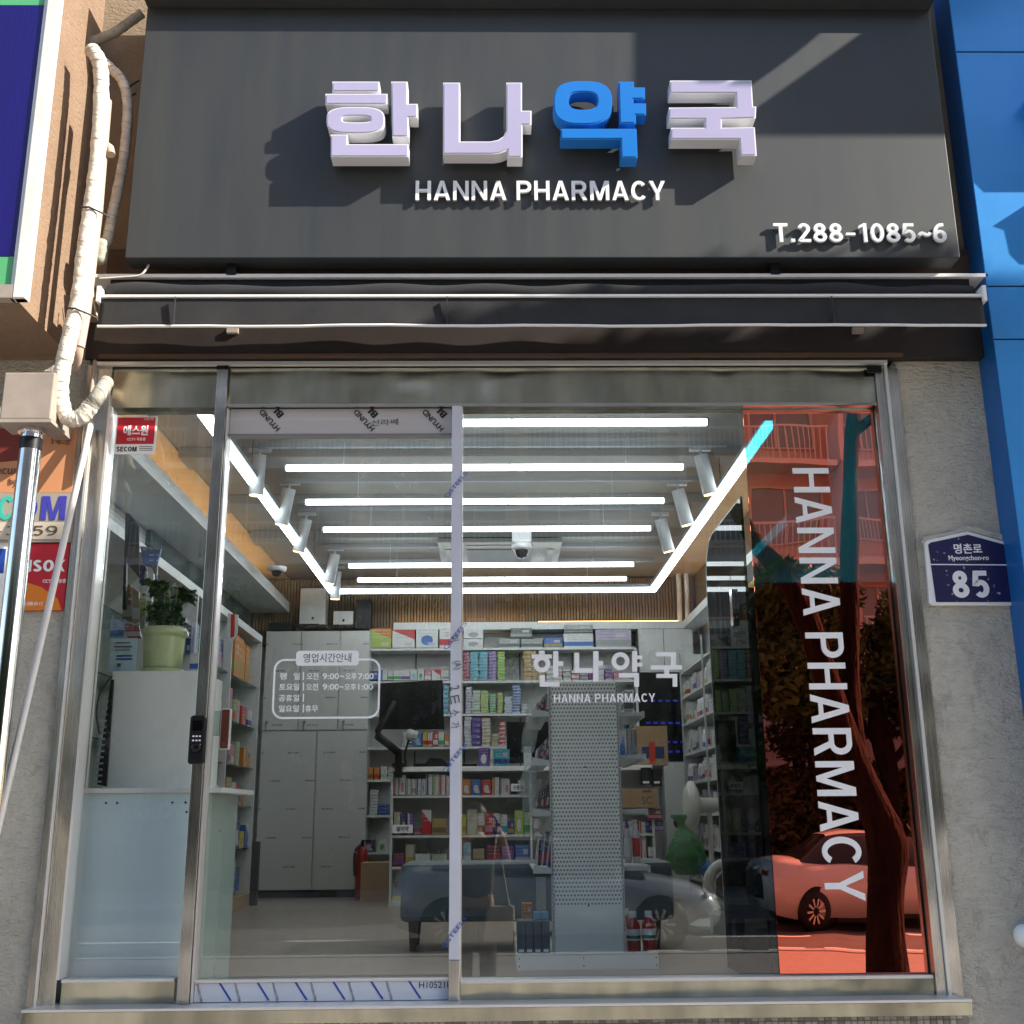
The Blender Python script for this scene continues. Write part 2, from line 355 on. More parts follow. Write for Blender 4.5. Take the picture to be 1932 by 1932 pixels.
PAL = dict(white=(.70,.71,.71), grey=(.33,.35,.35), dark_grey=(.12,.13,.13), black=(.015,.015,.016), red=(.55,.03,.035), maroon=(.22,.03,.06), orange=(.62,.22,.03),
  yellow=(.68,.55,.06), gold=(.42,.30,.08), green=(.08,.36,.10), lime=(.42,.55,.12), teal=(.05,.36,.42), blue=(.05,.16,.50), navy=(.02,.03,.20), purple=(.17,.07,.35),
  lilac=(.46,.42,.56), pink=(.62,.25,.32), beige=(.52,.48,.36), tan=(.44,.34,.22), brown=(.22,.12,.06), light_blue=(.30,.48,.66), pale_green=(.45,.58,.42))
_dm = {}
def design(base, band, style):
    k = (base, band, style)
    if k in _dm: return _dm[k]
    b, a = [tuple(c*.78 for c in PAL[k_]) for k_ in (base, band)]
    m = mat(f'{base} {band} carton', b, .38); x = NX(m)
    g = x.sep(x.coord('Generated')); u, w = g[0], g[2]
    front = x.m('GREATER_THAN', g[1], -1)
    oi = x.n('ShaderNodeObjectInfo').outputs['Random']
    if style == 0: f = x.inr(w, .12, .42)
    elif style == 1: f = x.inr(u, .10, .36)
    elif style == 2:
        d = x.m('ADD', x.m('POWER', x.m('SUBTRACT', u, .5), 2), x.m('POWER', x.m('SUBTRACT', w, .38), 2)); f = x.m('LESS_THAN', d, .07)
    else: f = x.m('GREATER_THAN', x.m('ADD', w, x.m('MULTIPLY', u, .5)), .95)
    c = x.mix(f, b, a)
    # small lines of print
    o = x.coord('Object'); s = x.sep(o)
    ln = x.m('MULTIPLY', x.inr(x.m('FRACT', x.m('MULTIPLY', w, 6)), .25, .55), x.m('GREATER_THAN', x.noise(x.coord('Object', (34,34,8)), 1, 1), .52))
    ln = x.m('MULTIPLY', ln, x.m('MULTIPLY', x.inr(u, .1, .9), x.inr(w, .45, .95)))
    lg = x.m('MULTIPLY', x.m('MULTIPLY', x.inr(u, .55, .88), x.inr(w, .10 if style != 0 else .55, .28 if style != 0 else .8)), x.m('GREATER_THAN', oi, .4))
    c = x.mix(x.m('MULTIPLY', lg, .8), c, tuple(min(.8, .35+q*.4) for q in a))
    inkc = (.10,.10,.11) if sum(b) > .9 else (.6,.6,.58)
    x.base(x.mix(x.m('MULTIPLY', ln, .65), c, inkc)); _dm[k] = m; return m
_um = {}
def unit(base, band, style):
    k = (base, band, style)
    if k not in _um: _um[k] = MB().box(-.5,.5,-.5,.5,0,1).mesh('carton', design(*k))
    return _um[k]
ORD = ['first','second','third','fourth','fifth','sixth','seventh','eighth','ninth','tenth','eleventh','twelfth','thirteenth','fourteenth','fifteenth','sixteenth','seventeenth','eighteenth','nineteenth','twentieth','twenty-first','twenty-second','twenty-third','twenty-fourth','twenty-fifth','twenty-sixth','twenty-seventh','twenty-eighth']
def say(c): return c.replace('_', ' ')
def carton(base, band, style, x, y, z, w, d, h, label, group, rot=0, name='medicine_box', cat='box'):
    o = bpy.data.objects.new(name, unit(base, band, style)); C.objects.link(o)
    o.location = (x, y, z); o.scale = (w, d, h); o.rotation_euler = (0, 0, rot); return tag(o, label, cat, group)
def row(desc, Y, pyb, items, depth=.10, group=None, kind='box'):
    """items: left px, right px, top px, base, band, style, stack count; fronts stand on plane Y"""
    short = desc.replace('the ', '')
    for i, it in enumerate(items):
        a, b, t, base, band = it[:5]; st = it[5] if len(it) > 5 else 0; n = it[6] if len(it) > 6 else 1
        mid = (pyb+t)/2
        x0, x1 = X(a, mid, Y), X(b, mid, Y); z0, z1 = Z((a+b)/2, pyb, Y), Z((a+b)/2, t, Y)
        pos = f'{ORD[i]} from left on {desc}'
        g2 = group or f'cartons on {desc}'
        if n == 1:
            carton(base, band, st, (x0+x1)/2, Y+depth/2+random.uniform(0,.008), z0+.001, (x1-x0)*.97, depth, (z1-z0)*.95, f'{say(base)} {say(band)} {kind}, {pos}', g2)
        else:
            t_ = thing('carton_stack', f'{say(base)} carton stack, {say(band)} print, {pos}', 'box stack', ((x0+x1)/2, Y+depth/2, z0), 'carton stacks on the shelves')
            h = (z1-z0)/n
            for k in range(n):
                o = bpy.data.objects.new('carton', unit(base, band, st)); C.objects.link(o); o.parent = t_
                o.location = (random.uniform(-.005,.005), random.uniform(0,.01), h*k+.001); o.scale = ((x1-x0)*.96, depth, h*.94)

# ------------------------------------------------------------------ text
def text_mesh(s, extrude=0, bold=0):
    cu = bpy.data.curves.new('t', 'FONT'); cu.body = s; cu.size = 1; cu.extrude = extrude; cu.offset = bold; cu.resolution_u = 4
    ob = bpy.data.objects.new('t', cu); C.objects.link(ob)
    dg = bpy.context.evaluated_depsgraph_get(); me = bpy.data.meshes.new_from_object(ob.evaluated_get(dg))
    bpy.data.objects.remove(ob); bpy.data.curves.remove(cu)
    n = len(me.vertices); v = np.empty(n*3, 'f'); me.vertices.foreach_get('co', v); v = v.reshape(-1, 3)
    F = [tuple(p.vertices) for p in me.polygons]; bpy.data.meshes.remove(me)
    return v, F
def text_fit(s, x0, x1, z0, z1, y0, depth=.0015, bold=0, ang=0):
    """glyphs stretched into the x/z rectangle; front at y0, back at y0+depth; ang turns about the centre"""
    v, F = text_mesh(s, .5, bold)
    lo, hi = v.min(0), v.max(0); q = (v-lo)/(hi-lo+1e-9)
    w, h = x1-x0, z1-z0
    px = (q[:,0]-.5)*w; pz = (q[:,1]-.5)*h; py = y0+depth*(1-q[:,2])
    ca, sa = math.cos(ang), math.sin(ang)
    V = np.stack([(x0+x1)/2+px*ca-pz*sa, py, (z0+z1)/2+px*sa+pz*ca], 1)
    return V, F
def text_part(s, rect, Y, m, parent, name='lettering', **k):
    V, F = text_fit(s, *rect, Y, **k); b = MB(); b.add(V.tolist(), F); return part(name, b, m, parent)
def text_c(s, cx, cz, h, Y, m, parent, ang=0, name='lettering', aspect=1, bold=0, depth=.001):
    v, F = text_mesh(s, .5, bold); r = (v[:,0].max()-v[:,0].min())/(v[:,1].max()-v[:,1].min()); w = h*r*aspect
    return text_part(s, (cx-w/2, cx+w/2, cz-h/2, cz+h/2), Y, m, parent, name=name, ang=ang, bold=bold, depth=depth)
def split_islands(V, F):
    par = list(range(len(V)))
    def find(a):
        while par[a] != a: par[a] = par[par[a]]; a = par[a]
        return a
    for f in F:
        r = find(f[0])
        for i in f[1:]: par[find(i)] = r
    g = {}
    for f in F: g.setdefault(find(f[0]), []).append(f)
    out = []
    for fs in g.values():
        ids = sorted({i for f in fs for i in f}); mp = {i: k for k, i in enumerate(ids)}
        out.append(([tuple(V[i]) for i in ids], [tuple(mp[i] for i in f) for f in fs]))
    return sorted(out, key=lambda q: min(p[0] for p in q[0]))
def arc(cx, cy, rx, ry, a0, a1, n=12): return [(cx+rx*math.cos(math.radians(a0+(a1-a0)*i/n)), cy+ry*math.sin(math.radians(a0+(a1-a0)*i/n))) for i in range(n+1)]
def ribbon(P, w, closed=False):
    n = len(P); L_, R_s = [], []
    for i in range(n):
        p = Vector(P[i]); a = Vector(P[i-1]) if i or closed else None; b = Vector(P[(i+1) % n]) if i < n-1 or closed else None
        d1 = (p-a).normalized() if a is not None else None; d2 = (b-p).normalized() if b is not None else None
        d1 = d1 or d2; d2 = d2 or d1
        n1, n2 = Vector((-d1.y, d1.x)), Vector((-d2.y, d2.x)); m_ = (n1+n2); k = w/2/max(.3, m_.dot(n1))
        L_.append(p+m_*k); R_s.append(p-m_*k)
    return L_, R_s, closed
def grot_glyph(c, w):
    h = w/2; T = 1-h
    P, Rb, adv = [], [], .62
    def bar(*q): P.append(list(q))
    if c == 'H': bar((0,0),(w,0),(w,.44),(.60-w,.44),(.60-w,0),(.60,0),(.60,1),(.60-w,1),(.60-w,.44+w*.95),(w,.44+w*.95),(w,1),(0,1)); adv = .60
    elif c == 'N': bar((0,0),(w,0),(w,.74),(.61-w,0),(.61,0),(.61,1),(.61-w,1),(.61-w,.26),(w,1),(0,1)); adv = .61
    elif c == 'A':
        bar((0,0),(w*1.05,0),(.32,.78),(.64-w*1.05,0),(.64,0),(.32+w*.55,1),(.32-w*.55,1)); bar((.15,.20),(.49,.20),(.455,.20+w*.9),(.185,.20+w*.9)); adv = .64
    elif c == 'M': bar((0,0),(w,0),(w,.70),(.375-w*.42,0),(.375+w*.42,0),(.75-w,.70),(.75-w,0),(.75,0),(.75,1),(.75-w*1.35,1),(.375,.26),(w*1.35,1),(0,1)); adv = .75
    elif c == 'Y': bar((.31-w/2,0),(.31+w/2,0),(.31+w/2,.38),(.62,1),(.62-w*1.1,1),(.31,.52),(w*1.1,1),(0,1),(.31-w/2,.38)); adv = .62
    elif c == 'T': bar((.30-w/2,0),(.30+w/2,0),(.30+w/2,1-w),(.60,1-w),(.60,1),(0,1),(0,1-w),(.30-w/2,1-w)); adv = .60
    elif c in 'PR':
        bar((0,0),(w,0),(w,1),(0,1)); Rb.append(([(w*.9,T)]+arc(.33,.70,.25-h,.30-h,90,-90,12)+[(w*.9,.40+h)], 0)); adv = .58
        if c == 'R': bar((.28,.42),(.28+w*1.1,.42),(.60,0),(.60-w*1.15,0)); adv = .61
    elif c == 'C': Rb.append((arc(.31,.5,.31-h,.5-h,42,318,24), 0)); adv = .60
    elif c == '1': bar((.20,0),(.20+w,0),(.20+w,1),(.20+w*.25,1),(.02,.86),(.02,.86-w*.9),(.20,.83)); adv = .40
    elif c == '0': Rb.append((arc(.28,.5,.28-h,.5-h,0,345,23), 1)); adv = .56
    elif c == '8': Rb.append((arc(.28,.735,.245-h,.265-h,0,340,17), 1)); Rb.append((arc(.28,.28,.28-h,.28-h,0,340,17), 1)); adv = .56
    elif c == '6': Rb.append((arc(.28,.32,.28-h,.32-h,0,345,20), 1)); Rb.append((arc(.36,.40,.36-h,.60-h,178,98,10)+[(.46,T+.0)], 0)); adv = .56
    elif c == '5': Rb.append(([(.50,T),(.13,T),(.085,.52)]+arc(.27,.33,.27-h,.33-h,128,-140,18), 0)); adv = .56
    elif c == '2': Rb.append((arc(.28,.71,.26-h,.29-h,168,-25,14)+[(.10,h+.03),(.14,h),(.55,h)], 0)); adv = .56
    elif c == '9': Rb.append((arc(.28,.68,.28-h,.32-h,0,345,20), 1)); Rb.append((arc(.20,.60,.36-h,.60-h,-2,-82,10)+[(.10,h)], 0)); adv = .56
    elif c == '-': bar((.04,.36),(.42,.36),(.42,.36+w*.85),(.04,.36+w*.85)); adv = .46
    elif c == '~': Rb.append(([(.02,.36),(.08,.45),(.16,.48),(.26,.43),(.34,.38),(.43,.40),(.50,.50)], 0)); adv = .52
    elif c == 'O': Rb.append((arc(.33,.5,.33-h,.5-h,0,345,23), 1)); adv = .66
    elif c == 'E': bar((0,0),(.52,0),(.52,w),(w,w),(w,.44),(.46,.44),(.46,.44+w),(w,.44+w),(w,1-w),(.52,1-w),(.52,1),(0,1)); adv = .52
    elif c == 'K': bar((0,0),(w,0),(w,.32),(.24,.44),(.44,0),(.62,0),(.36,.56),(.60,1),(.42,1),(w,.54),(w,1),(0,1)); adv = .60
    elif c == 'S': Rb.append((arc(.28,.73,.26-h,.27-h,25,255,14)+[(.33,.475)]+arc(.28,.27,.28-h,.27-h,70,-155,14), 0)); adv = .56
    elif c == '3': Rb.append((arc(.27,.73,.25-h,.27-h,150,-70,12)+arc(.27,.28,.28-h,.28-h,75,-150,14), 0)); adv = .55
    elif c == '.': bar((.0,0),(w*1.1,0),(w*1.1,w*1.1),(0,w*1.1)); adv = .18
    elif c == ' ': adv = .17
    return P, Rb, adv
def grot(s, rect, y0, depth, w=.15, gap=.10):
    """upright sans lettering built from shapes, one mesh builder per character, filling rect (x0,x1,z0,z1)"""
    out = []; x = 0; sh = []
    for c in s:
        P, Rb, adv = grot_glyph(c, w); sh.append((x, P, Rb)); x += adv+gap
    x -= gap; sx = (rect[1]-rect[0])/x; sz = rect[3]-rect[2]
    for (ox_, P, Rb) in sh:
        if not P and not Rb: continue
        b = MB(); e = 0
        f_ = lambda p: (rect[0]+(ox_+p[0])*sx, rect[2]+p[1]*sz)
        for q_ in P: b.prism([f_(p) for p in q_], y0-e, y0+depth); e += .00012
        for q_, cl in Rb:
            L_, R2, cl = ribbon(q_, w, cl); n = len(L_)
            V = [(f_(p)[0], y, f_(p)[1]) for y in (y0-e, y0+depth) for S_2 in (L_, R2) for p in S_2]; F = []
            for i in range(n if cl else n-1):
                j = (i+1) % n; F += [(i, j, n+j, n+i), (2*n+j, 2*n+i, 3*n+i, 3*n+j), (j, i, 2*n+i, 2*n+j), (n+i, n+j, 3*n+j, 3*n+i)]
            if not cl: F += [(0, n, 3*n, 2*n), (2*n-1, n-1, 3*n-1, 4*n-1)]
            b.add(V, F); e += .00012
        out.append(b)
    return out
def rrect(x0, x1, z0, z1, r, n=5):
    P = []
    for cx, cz, a in ((x1-r,z1-r,0),(x0+r,z1-r,90),(x0+r,z0+r,180),(x1-r,z0+r,270)):
        for k in range(n+1):
            t = math.radians(a+90*k/n); P.append((cx+r*math.cos(t), cz+r*math.sin(t)))
    return P
def inset(P, d):
    a = sum(P[i][0]*P[(i+1)%len(P)][1]-P[(i+1)%len(P)][0]*P[i][1] for i in range(len(P)))
    if a < 0: P = P[::-1]
    out = []; n = len(P)
    for i in range(n):
        p0, p1, p2 = Vector(P[i-1]), Vector(P[i]), Vector(P[(i+1)%n])
        e1, e2 = (p1-p0).normalized(), (p2-p1).normalized()
        n1, n2 = Vector((-e1.y, e1.x)), Vector((-e2.y, e2.x)); m_ = n1+n2
        k = d/max(.35, m_.dot(n1)); out.append(tuple(p1+m_*k))
    return out
# ================================================================== SETTING
GZ = 0.0
FZ = .885      # shop floor height
def plane(x0, x1, y0, y1, z, n=1): return MB().add([(x0,y0,z),(x1,y0,z),(x1,y1,z),(x0,y1,z)], [(0,1,2,3)])
struct('ground', plane(-250, 250, -300, 250, -.16), M['pave'])
struct('road', plane(-80, 80, -18.5, -9.6, -.125), M['asphalt'])
struct('pavement', MB().box(-80, 80, -9.4, -.02, -.3, 0), M['pave'])
struct('far_pavement', MB().box(-80, 80, -23.5, -18.6, -.3, 0), M['pave'])
kb = MB()
for i in range(-30, 31):
    kb.box(i*1.0+.004, i*1.0+.996, -9.6, -9.402, -.3, .012)
struct('kerb', kb, M['kerb'])
mk = MB()
for i in range(-10, 12): mk.box(i*3, i*3+1.6, -12.6, -12.45, -.1235, -.1195)
for i in range(9): mk.box(1.2+i*.8, 1.65+i*.8, -10.9, -9.7, -.1235, -.1185)
struct('road_marking', mk, M['paint'])

# shop interior shell
BX0, BX1, BY = -2.5, 2.14, 6.7
struct('shop_floor', MB().box(BX0, BX1, .02, BY, FZ-.1, FZ), M['floor'])
struct('shop_ceiling', MB().box(-2.12, 1.78, .05, BY, 4.0, 4.1), M['ceiling'])
sc_ = MB().box(BX0, -2.123, .05, BY, 3.99, 4.1).box(1.783, BX1, .05, BY, 3.99, 4.1)
struct('ceiling_edge', sc_, M['woodc'])
struct('shop_wall', MB().box(BX0-.1, BX0, .02, BY, FZ-.1, 4.1).box(BX1, BX1+.1, .05, BY, FZ-.1, 4.1).box(BX0-.1, BX1+.1, BY, BY+.1, FZ-.1, 4.1), M['intwall'])
# ceiling beams seen behind the lamps
bm_ = MB()
for k, yy in enumerate((1.25, 2.35, 3.5, 4.6)): bm_.box(-2.1, 1.75, yy, yy+.28, 3.93, 3.998)
struct('ceiling_beam', bm_, M['ceiling'])
# slatted oak above the cabinets
sw = thing('slat_wall', 'oak slat wall panel glowing warm above the back shelves', 'wall panel', (0, 6.6, 3.5))
part('backing', MB().box(-2.48, 2.12, 6.62, 6.69, 3.3, 3.985), M['slatback'], sw)
sb_ = MB(); xx = -2.46
while xx < 2.1: sb_.box(xx, xx+.021, 6.590, 6.617, 3.3, 3.98); xx += .031
part('slat', sb_, M['slat'], sw, stuff=True)
sr = thing('slat_wall', 'oak slat wall panel turning along the right side wall', 'wall panel', (2.1, 4, 3.5))
part('backing', MB().box(2.105, 2.135, 2.0, 6.55, 3.5, 3.985), M['slatback'], sr)
sb_ = MB(); yy = 2.0
while yy < 6.5: sb_.box(2.080, 2.102, yy, yy+.021, 3.5, 3.98); yy += .031
part('slat', sb_, M['slat'], sr, stuff=True)
# white cornices with warm strip on top
cb = thing('cornice', 'white cornice running over the back shelves with warm light strip', 'cornice', (0, 6.4, 3.42))
part('board', MB().box(-1.0, 1.9, 6.30, 6.52, 3.40, 3.475), M['shelf'], cb)
part('light_strip', MB().box(-1.0, .3, 6.50, 6.53, 3.478, 3.492), M['warmled'], cb)
part('light_strip', MB().box(.45, 1.86, 6.36, 6.38, 3.478, 3.490), M['warmled'], cb)
cr = thing('cornice', 'white cornice board along the right wall under the oak slats', 'cornice', (1.95, 4, 3.42))
part('board', MB().box(1.9, 2.07, 2.2, 6.52, 3.40, 3.475), M['shelf'], cr)
part('light_strip', MB().box(2.03, 2.06, 2.4, 6.3, 3.478, 3.492), M['warmled'], cr)
cl = thing('cornice', 'long white cornice board along the left wall over the side shelves', 'cornice', (-2.2, 3, 3.6))
part('board', MB().box(-2.49, -2.06, .3, 6.4, 3.60, 3.70), M['shelf'], cl)
part('light_strip', MB().box(-2.40, -2.36, .5, 6.3, 3.703, 3.72), M['warmled'], cl)
struct('teal_wall', MB().box(-2.495, -2.44, 3.0, 6.3, 3.2, 3.598), M['teal_wall'])

# ================================================================== BUILDING FRONT
x_l, x_r = X(190, 690, 0), X(1697, 690, 0)
zt = Z(940, 683, -.08)
zs0, zs1 = Z(940, 1925, -.14), Z(940, 1897, -.14)     # sill strip
fl, fr = X(166, 700, -.06)-.005, X(1697, 700, -.06)
bw = thing('building_wall', 'ground floor facade wall in rough grey stucco around the shopfront', 'wall', (0, 0, 0))
WL, WR = -12, 14
part('left_pier', MB().box(WL, fl, -.03, .30, -.1, 3.62), M['wall'], bw)
part('right_pier', MB().box(fr, WR, -.03, .30, -.1, 3.62), M['wall_right'], bw, label='pale stained stucco pier')
part('upper_wall', MB().box(WL, WR, -.03, .30, 3.80, 12), M['wall_up'], bw, label='sand coloured stucco above the awning')
part('lintel', MB().box(fl-.02, fr+.45, -.045, .30, 3.62, 3.80), M['dkbrown'], bw, label='dark brown lintel sheet')
part('lintel_cover', MB().box(WL, fl-.02, -.03, .30, 3.62, 3.80).box(fr+.45, WR, -.03, .30, 3.62, 3.80), M['wall_up'], bw)
part('plinth', MB().box(fl, fr, -.06, .30, -.1, zs0-.002), M['grout'], bw)
tl = MB(); tw = .026
nx = int((fr-fl)/tw)
for i in range(nx):
    for j in range(6):
        tl.box(fl+i*tw+.002, fl+(i+1)*tw-.002, -.066, -.0605, zs0-.004-(j+1)*tw+.004, zs0-.004-j*tw, 0 if random.random() < .6 else 1)
part('mosaic_tile', tl, [M['tile'], M['tile_b']], bw, stuff=True)
struct('rear_building', MB().box(-12, BX0-.12, .31, 8, 0, 12).box(BX1+.12, 14, .31, 8, 0, 12).box(BX0-.12, BX1+.12, .31, 8, 4.15, 12), M['wall_up'])

# ---- stainless shopfront frame
fm = thing('shopfront_frame', 'brushed stainless steel shopfront frame with left and right glazing', 'shopfront', (0, 0, zs0))
YF = -.06
gl_t = Z(1200, 773, 0)         # top of glazing
gb = Z(1300, 1842, 0)          # bottom of right glazing
xL0 = X(212, 800, -.0)         # left glass left edge
xLm0, xLm1 = X(412, 740, -.03), X(432, 740, -.03)
xM0, xM1 = X(850, 1300, -.05), X(869, 1300, -.05)
xR1 = X(1650, 800, 0)
part('jamb', MB().box(fl+.05, xL0, YF, .05, zs1, zt), M['steel'], fm, .002)
part('jamb_trim', MB().box(fl+.038, fl+.048, YF-.014, .05, zs1, zt), M['brightedge'], fm)
part('jamb_return', MB().box(fl, fl+.036, -.05, .05, zs1, zt), M['steel'], fm)
part('inner_trim', MB().box(xL0+.001, xL0+.012, YF-.012, .02, zs1+.1, gl_t), M['brightedge'], fm)
part('jamb', MB().box(xR1+.004, fr-.075, YF, .05, zs1, zt-.012), M['steel'], fm, .002)
part('jamb_trim', MB().box(fr-.073, fr-.06, YF-.014, .05, zs1, zt-.012), M['brightedge'], fm)
part('jamb_return', MB().box(fr-.058, fr, -.04, .05, zs1, zt-.02), M['steel'], fm)
part('header_trim', MB().box(fl+.05, fr-.06, -.085, -.062, zt-.012, zt+.004), M['brightedge'], fm)
part('transom_panel', MB().box(xL0, xLm0-.002, -.045, .05, gl_t, zt-.014), M['steel_h'], fm)
part('transom_panel', MB().box(xLm1+.002, xR1+.002, -.045, .05, gl_t, zt-.014), M['steel_h'], fm)
part('transom_edge', MB().box(xLm1+.002, xR1, -.056, -.046, gl_t-.002, gl_t+.012), M['chrome'], fm)
part('sill', MB().box(fl+.03, fr-.02, -.16, .02, zs0, zs1-.004), M['steel_h'], fm, .002)
part('sill_edge', MB().box(fl+.03, fr-.02, -.166, -.02, zs1-.003, zs1+.006), M['brightedge'], fm)
part('left_bottom_rail', MB().box(xL0+.014, xLm0-.02, -.04, .04, zs1+.007, Z(230, 1853, -.04)), M['steel_h'], fm)
part('bottom_trim', MB().box(xL0+.014, xLm0-.02, -.048, .03, Z(230, 1853, -.04)+.001, Z(230, 1853, -.04)+.012), M['brightedge'], fm)
part('right_bottom_rail', MB().box(xM1+.003, xR1+.002, -.04, .04, zs1+.007, gb-.012), M['steel_h'], fm)
part('bottom_trim', MB().box(xM1+.003, xR1, -.048, .03, gb-.011, gb+.001), M['brightedge'], fm)
part('mullion', MB().box(xM0, xM1, -.07, .03, Z(850,1810,-.05), gl_t-.004), M['pfilm_post'], fm, .002, label='post still wrapped in pale protective film')
part('mullion_foot', MB().box(xM0, xM1, -.068, .03, zs1+.007, Z(850,1810,-.05)-.002), M['steel'], fm, .002)
part('mullion_trim', MB().box(xM1-.0, xM1+.006, -.052, .0, gb, gl_t-.004), M['brightedge'], fm)
gp = part('glass_pane', MB().box(xM1+.007, xR1, 0.0, .010, gb, gl_t-.002), M['glass'], fm, label='large clear right glass pane')
part('glass_pane', MB().box(xL0+.013, xLm0-.01, 0.0, .010, Z(230,1853,-.04)+.01, gl_t-.002), M['glass'], fm, label='narrow left glass pane')
part('corner_box', MB().box(fr-.15, fr-.085, -.072, -.061, zt-.05, zt-.018), M['black'], fm)
# film writing on mullion
for py in (915, 1200, 1430, 1760):
    text_c('QSTEELS', (xM0+xM1)/2, Z(860, py, -.07), .020, -.072, M['linkblue'], fm, math.radians(52), aspect=1.6)
for s_, py, px in (('이', 1205, 852), ('(A)', 1255, 857), ('2', 1298, 853), ('ㅌ', 1320, 853), ('소', 1345, 853), ('가', 1368, 854)):
    text_c(s_, X(px+5, py, -.07), Z(860, py, -.07), .04, -.072, M['ink'], fm, math.radians(-78), aspect=.7)
# dichroic film on the right pane
fx0 = X(1451, 1300, -.004)
fx0 = X(1449, 1500, 0)
flm = part('colour_film', MB().box(fx0, xR1-.004, -.004, -.001, gb+.004, gl_t-.006), M['film'], fm, label='orange and teal iridescent film strip')
# vertical lettering
zA, zB = Z(1530, 884, 0), Z(1600, 1700, 0)
xa, xb = X(1492, 885, 0), X(1560, 885, 0)
cx_, cz_ = (xa+xb)/2+.005, (zA+zB)/2
for g_b in grot('HANNA PHARMACY', (-(zA-zB)/2, (zA-zB)/2, -(xb-xa)/2, (xb-xa)/2), -.0075, .002, .135, .11):
    g_b.v = [(cx_+p[2], p[1], cz_-p[0]) for p in g_b.v]; part('vertical_letter', g_b, M['vinyl'], flm)
# white name in the middle of the right pane
def poly_px(P, Y): return [(X(a,b,Y), Z(a,b,Y)) for a, b in P]
x0_, x1_, z0_, z1_ = rc(1003, 1231, 1287, 1290, 0)
def vin(rects=(), rings=(), name='lettering'):
    b = MB()
    for k, r_ in enumerate(rects):
        e_ = k*.00002
        b.prism(poly_px(r_, 0), -.0045-e_, -.0015)
    for (cx, cy, ro, ri) in rings:
        N = 32; O = [(cx+ro*math.cos(t*2*math.pi/N), cy+ro*math.sin(t*2*math.pi/N)) for t in range(N)]
        I = [(cx+ri*math.cos(t*2*math.pi/N), cy+ri*math.sin(t*2*math.pi/N)) for t in range(N)]
        b.prism(poly_px(O, 0), -.0046, -.0015, hole=poly_px(I, 0))
    return part(name, b, M['vinyl'], fm)
def R_(a,b,c,d): return [(a,b),(c,b),(c,d),(a,d)]
k_ = .2401; ox, oy = 824.7, 1159.7
def q(a,b,c,d): return R_(ox+a*k_, oy+b*k_, ox+c*k_, oy+d*k_)
vin([q(800,284,845,312), q(742,314,902,345), q(912,288,952,492), q(952,368,992,402), q(806,475,846,566), q(806,530,962,566)], [(ox+823*k_, oy+388*k_, 66*k_, 30*k_)])
vin([q(1078,300,1116,458), q(1078,422,1222,458), q(1226,288,1268,525), q(1268,366,1303,402)])
vin([q(1532,288,1572,448), q(1572,322,1610,350), q(1572,378,1612,408), q(1428,460,1586,494), q(1548,460,1586,566)], [(ox+1440*k_, oy+366*k_, 70*k_, 36*k_)])
vin([q(1720,296,1874,328), q(1836,296,1876,400), q(1680,398,1922,432), q(1784,432,1822,475), q(1722,466,1886,498), q(1850,466,1886,566)])
for g_b in grot('HANNA PHARMACY', rc(1045,1309,1236,1325,0), -.0045, .003, .14, .12): part('letter', g_b, M['vinyl'], fm)

# ---- sticker on left pane
stk = thing('window_sticker', 'red and white security sticker on the top of the left glass pane', 'sticker', at(256, 822, -.004))
r = rc(219, 786, 295, 857, -.003); part('backing', MB().box(r[0], r[1], -.004, -.001, r[2], r[3]), M['vinyl'], stk)
r2 = rc(221, 788, 292, 838, -.003); part('red_field', MB().box(r2[0], r2[1], -.0055, -.0042, r2[2], r2[3]), mat('sticker red', (.55,.015,.03), .4), stk)
text_part('에스원', rc(233, 803, 280, 822, -.003), -.0068, M['vinyl'], stk, bold=.03, depth=.001)
text_part('CCTV 작동중', rc(240, 826, 275, 832, -.003), -.0068, M['vinyl'], stk, bold=.01, depth=.001)
text_part('안전해요 안심', rc(272, 789, 290, 793, -.003), -.0068, M['vinyl'], stk, depth=.001)
for g_b in grot('SECOM', rc(220, 843, 258, 852, -.003), -.0052, .001, .19, .10): part('letter', g_b, M['inkblack'], stk)
for i in range(3): 
    rr_ = rc(263, 842+i*3.5, 288, 843.2+i*3.5, -.003); part('small_print', MB().box(rr_[0], rr_[1], -.005, -.0042, rr_[2], rr_[3]), M['ink'], stk)

# ---- sliding door
dr = thing('sliding_door', 'glass sliding door in steel frame still wrapped in protective film', 'door', at(600, 1895, -.03))
dz0, dz1 = zs1+.009, gl_t-.004
xs0, xs1 = xLm0, xLm1
part('stile', MB().box(xs0, xs1, -.075, .03, dz0, zt-.016), M['steel'], dr, .002)
part('stile_edge', MB().box(xs1+.002, xs1+.010, -.058, .02, dz0, gl_t-.01), M['brightedge'], dr)
part('stile_cap', MB().box(xs0-.002, xs1+.002, -.078, .0, zt-.03, zt-.014), M['black'], dr)
rt = rc(431, 777, 849, 821, -.03)
ht = part('top_rail', MB().box(xs1+.012, xM0-.002, -.03, .02, rt[2], gl_t-.003), M['pfilm_lilac'], dr, label='top rail under pale printed film')
part('top_seam', MB().box(xs1+.012, xM0-.002, -.034, -.031, rt[2]-.004, rt[2]+.006), M['track'], dr)
for px in (515, 693, 823):
    z_ = Z(px, 790, -.03)
    text_c('HYUND', X(px-6, 793, -.03), z_-.008, .026, -.032, M['inkblack'], ht, math.radians(132), bold=.02)
    text_c('BI', X(px+11, 782, -.03), z_+.026, .032, -.032, M['inkblack'], ht, math.radians(132), bold=.04, aspect=1.3)
text_c('신라쎄', X(726, 797, -.03), Z(726, 797, -.03), .030, -.032, M['ink'], ht, math.radians(3), aspect=1.4)
zb = Z(600, 1848, -.03)
